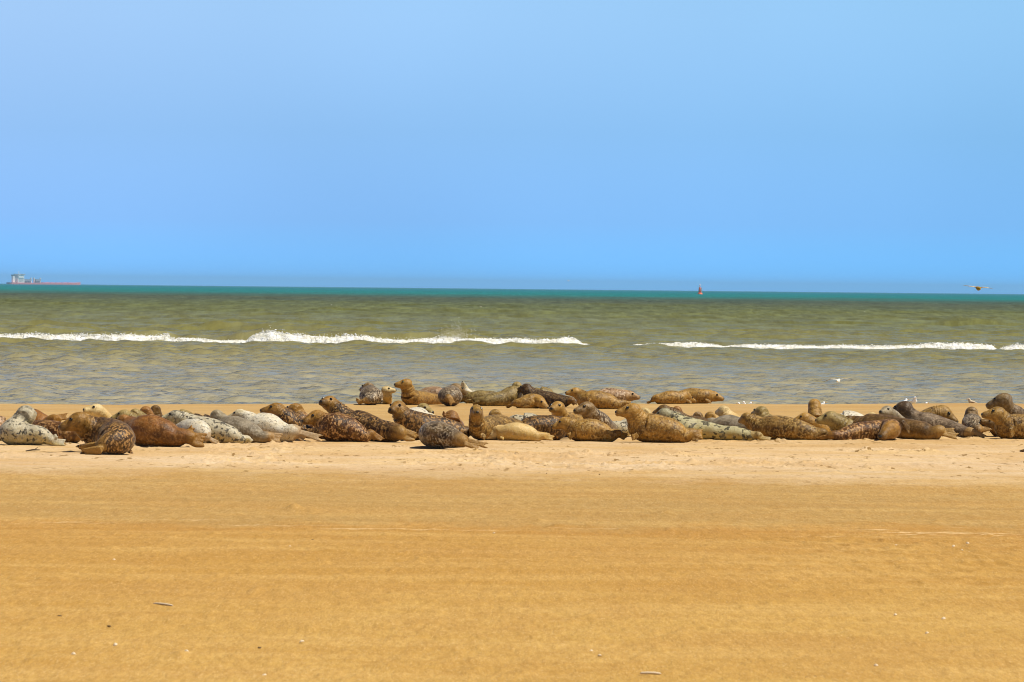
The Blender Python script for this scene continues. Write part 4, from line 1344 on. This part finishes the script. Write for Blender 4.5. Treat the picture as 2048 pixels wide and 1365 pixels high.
# ------------------------------------------------------------------ cargo ship
HULL = plain('ship_red_paint', (.80, .26, .25), .5, .3, .08, .03)
SHIPW = plain('ship_white_paint', (.92, .92, .90), .5, .3, .05, .05)
SHIPG = plain('ship_grey_steel', (.28, .34, .42), .6, .3, .1, .05)
SHIPD = plain('ship_dark_glass', (.03, .04, .05), .2, .5)
SHIPB = plain('ship_blue_paint', (.06, .10, .16), .5, .3)
SHIP_Y = 20000.0
e = bpy.data.objects.new('cargo_ship', None)
COL.objects.link(e)
k = SHIP_Y / FPX
c0 = at(88, 566, SHIP_Y)
e.location = (c0.x, SHIP_Y, SEA_Z - 4.0)
e.rotation_euler = (0, 0, math.radians(45))
tag(e, 'long red hulled cargo ship with white bridge house far out on the horizon', 'ship')


def sx(px):
    return (px - 88) * k / math.cos(math.radians(45))


mb = MB()                                    # hull: flared loft from stern to bow
rings = []
for (px, hw_, top, bot) in ((22, 9, 10.5, 0), (24, 14, 10.5, -1), (34, 16, 10, -2), (90, 16, 9.4, -2), (135, 15.5, 9.6, -2), (146, 11, 11.2, -2), (151, 6, 12.2, -1), (155.5, 1.0, 12.6, 3)):
    x = sx(px)
    rings.append([(x, -hw_, top), (x, -hw_ * .96, bot + 3), (x, -hw_ * .7, bot), (x, hw_ * .7, bot), (x, hw_ * .96, bot + 3), (x, hw_, top), (x, hw_ * .5, top + .15), (x, -hw_ * .5, top + .15)])
mb.loft(rings)
hull = mb.build('hull', HULL, e, smooth_on=False)
mb = MB()
mb.box((sx(35), -14, 10.1), (sx(47), 14, 26))
mb.box((sx(36), -15.5, 26.1), (sx(46), 15.5, 36))
mb.box((sx(37), -17, 36.1), (sx(47.5), 17, 40))
house = mb.build('bridge_house', SHIPW, e, smooth_on=False)
mb = MB()
for z in (13, 17, 21):
    mb.box((sx(36.5), -14.2, z), (sx(45.5), -14.05, z + 1.2))
mb.box((sx(38), -17.2, 37.6), (sx(47), -17.05, 39.2))
mb.build('window_band', SHIPD, house, smooth_on=False)
mb = MB()
mb.box((sx(29.5), -4, 10.6), (sx(33), 4, 33))
fn = mb.build('funnel', SHIPW, e, smooth_on=False)
mb = MB()
mb.box((sx(29), -4.5, 33.1), (sx(33.3), 4.5, 37))
mb.build('funnel_top', SHIPB, fn, smooth_on=False)
for px in (64, 69.5, 81):
    mb = MB()
    mb.box((sx(px) - 1.6, -1.6, 9.7), (sx(px) + 1.6, 1.6, 24))
    mb.box((sx(px) - 2.4, -2.2, 24.1), (sx(px) + 2.4, 2.2, 27))
    cr = mb.build('deck_crane', SHIPW, e, smooth_on=False)
for a, b in ((49, 62), (70.6, 79.4)):
    mb = MB()
    mb.box((sx(a), -8, 15.2), (sx(b), 8, 22.5))
    for q in np.linspace(a + .8, b - .8, 5):
        mb.box((sx(q) - .7, -7.5, 9.8), (sx(q) + .7, 7.5, 15.1))
    mb.build('deck_cargo', SHIPG, e, smooth_on=False)
for a in (86, 97, 108, 119, 130):
    mb = MB()
    mb.box((sx(a), -10, 9.9), (sx(a + 8.5), 10, 11.6))
    mb.build('hatch_cover', HULL, e, smooth_on=False)
mb = MB()
mb.tube([(sx(41), 0, 40.1), (sx(41), 0, 50)], [.7, .4], 8)
mb.tube([(sx(41), -5, 46), (sx(41), 5, 46)], [.35, .35], 8)
mb.build('mast', SHIPW, e)

# ------------------------------------------------------------------ buoy
BUOY_R = plain('buoy_red_paint', (.95, .20, .09), .45, .4, .1, 2)
BUOY_W = plain('buoy_pale_panel', (.80, .66, .62), .5, .3, .1, 2)
BY = 4000.0
kb = BY / FPX
e = bpy.data.objects.new('channel_buoy', None)
COL.objects.link(e)
c0 = at(1400, 583, BY)
e.location = (c0.x, BY, SEA_Z)
e.scale = (1.3, 1.3, 1.25)
tag(e, 'red channel buoy standing alone on the horizon', 'buoy')


def lathe(prof, n=16, dx=0.0):
    m_ = MB()
    m_.loft([[(dx + r * math.cos(a), r * math.sin(a), z) for a in [2 * math.pi * j / n for j in range(n)]] for r, z in prof])
    return m_


lathe([(1.25, -.6), (1.35, .1), (1.3, .55), (1.0, .75), (.4, .8)]).build('float', BUOY_R, e)
lathe([(.72, .78), (.62, 2.2), (.50, 3.9), (.46, 4.1)], dx=-.15).build('tower', BUOY_R, e)
mb = MB()
mb.box((.52, -.55, .85), (1.05, .55, 3.7))
mb.build('side_panel', BUOY_W, e, smooth_on=False)
lathe([(.08, 4.12), (.08, 4.5), (.34, 4.55), (.36, 5.25), (.10, 5.3), (.06, 5.9)], dx=-.05).build('topmark', BUOY_W, e)

# ------------------------------------------------------------------ small things on the sand
SHELL = plain('shell_white', (.72, .58, .40), .5, .3, .15, 60)
STONE = plain('pebble_dark', (.15, .09, .035), .7, .3, .3, 60)
WOOD = plain('twig_dark', (.07, .045, .025), .8, .2, .3, 40)
SHELL_G = 'white shell bits scattered over the bare sand'
rnd = random.Random(3)
proto = None
for (px, py) in ((1183, 1304), (1199, 1314), (1792, 1092), (1878, 1133), (1791, 1232), (1887, 1239), (1854, 1268), (1935, 1088), (1752, 1333), (231, 1292),
                 (147, 1311), (580, 1095), (373, 1305), (529, 1354), (604, 1286), (1907, 1094), (1924, 1102), (1938, 1106), (228, 1121), (988, 1068)):
    g = ground(px, py)
    if proto is None:
        mb = MB()                        # cupped, ribbed half shell
        n = 14
        rings = []
        for i, r in enumerate((.002, .010, .017, .021, .022)):
            rings.append([((r * (1 + .08 * (j % 2))) * math.cos(2 * math.pi * j / n), r * .8 * math.sin(2 * math.pi * j / n), .015 * (1 - (r / .024) ** 2)) for j in range(n)])
        mb.loft(rings)
        o = proto = mb.build('seashell', SHELL)
    else:
        o = proto.copy()
        COL.objects.link(o)
    sc_ = rnd.uniform(.5, .95)
    o.location = (g.x, g.y, .003)
    o.scale = (sc_, sc_, sc_ * 1.3)
    o.rotation_euler = (rnd.uniform(-.3, .3), rnd.uniform(-.3, .3), rnd.uniform(0, 6.2))
    tag(o, 'small white shell bit lying on the bare sand', 'shell', SHELL_G)
proto = None
for (px, py) in ((119, 1235), (218, 1255), (519, 1298), (625, 1082), (1613, 1358), (1631, 1357), (1093, 948), (1199, 950)):
    g = ground(px, py)
    if proto is None:
        mb = MB()
        mb.ellipsoid((0, 0, .006), (Vector((.019, .004, 0)), Vector((-.003, .014, 0)), Vector((0, .002, .010))), 12, 7)
        o = proto = mb.build('pebble', STONE)
    else:
        o = proto.copy()
        COL.objects.link(o)
    o.location = (g.x, g.y, .004)
    s_ = rnd.uniform(.5, .85)
    o.scale = (s_ * 1.2, s_, s_)
    o.rotation_euler = (0, 0, rnd.uniform(0, 6))
    tag(o, 'small dark pebble lying on the bare sand', 'pebble', 'dark pebbles on the bare sand')


def long_shell(label, a, b):
    p, q = ground(*a), ground(*b)
    m_ = MB()
    pts = [p.lerp(q, t) + Vector((0, 0, .010 + .004 * math.sin(math.pi * t))) for t in (0, .1, .35, .65, .9, 1)]
    m_.tube(pts, [.008, .013, .014, .014, .012, .007], 10, .55)
    o_ = m_.build('razor_shell', SHELL, origin=p)
    tag(o_, label, 'shell')


long_shell('pale razor shell lying by itself beyond the lowest sand ridge', (308, 1210), (345, 1214))
long_shell('faint long shell half bedded in the sand at the lower edge', (1280, 1350), (1322, 1351))
p, q = ground(52, 904), ground(80, 902)
mb = MB()
mb.tube([p + Vector((0, 0, .012)), p.lerp(q, .5) + Vector((0, 0, .022)), q + Vector((0, 0, .012))], [.008, .012, .006], 8)
mb.tube([p.lerp(q, .6) + Vector((0, 0, .02)), p.lerp(q, .8) + Vector((0, .05, .05))], [.008, .004], 8)
tag(mb.build('twig', WOOD, origin=p), 'thin dark twig on the sand before the pale blotched seal', 'twig')

# ------------------------------------------------------------------ haze over the sea
m = bpy.data.materials.new('haze')
m.use_nodes = True
m.node_tree.nodes.clear()
ou = m.node_tree.nodes.new('ShaderNodeOutputMaterial')
vo = m.node_tree.nodes.new('ShaderNodeVolumePrincipled')
vo.inputs['Color'].default_value = (.42, .74, 1.0, 1)
vo.inputs['Density'].default_value = 3.0e-5
m.node_tree.links.new(vo.outputs[0], ou.inputs['Volume'])
mb = MB()
mb.box((-22000, -60, -9), (22000, 41000, 62))
hz = mb.build('haze', m, smooth_on=False)
tag(hz, kind='stuff')
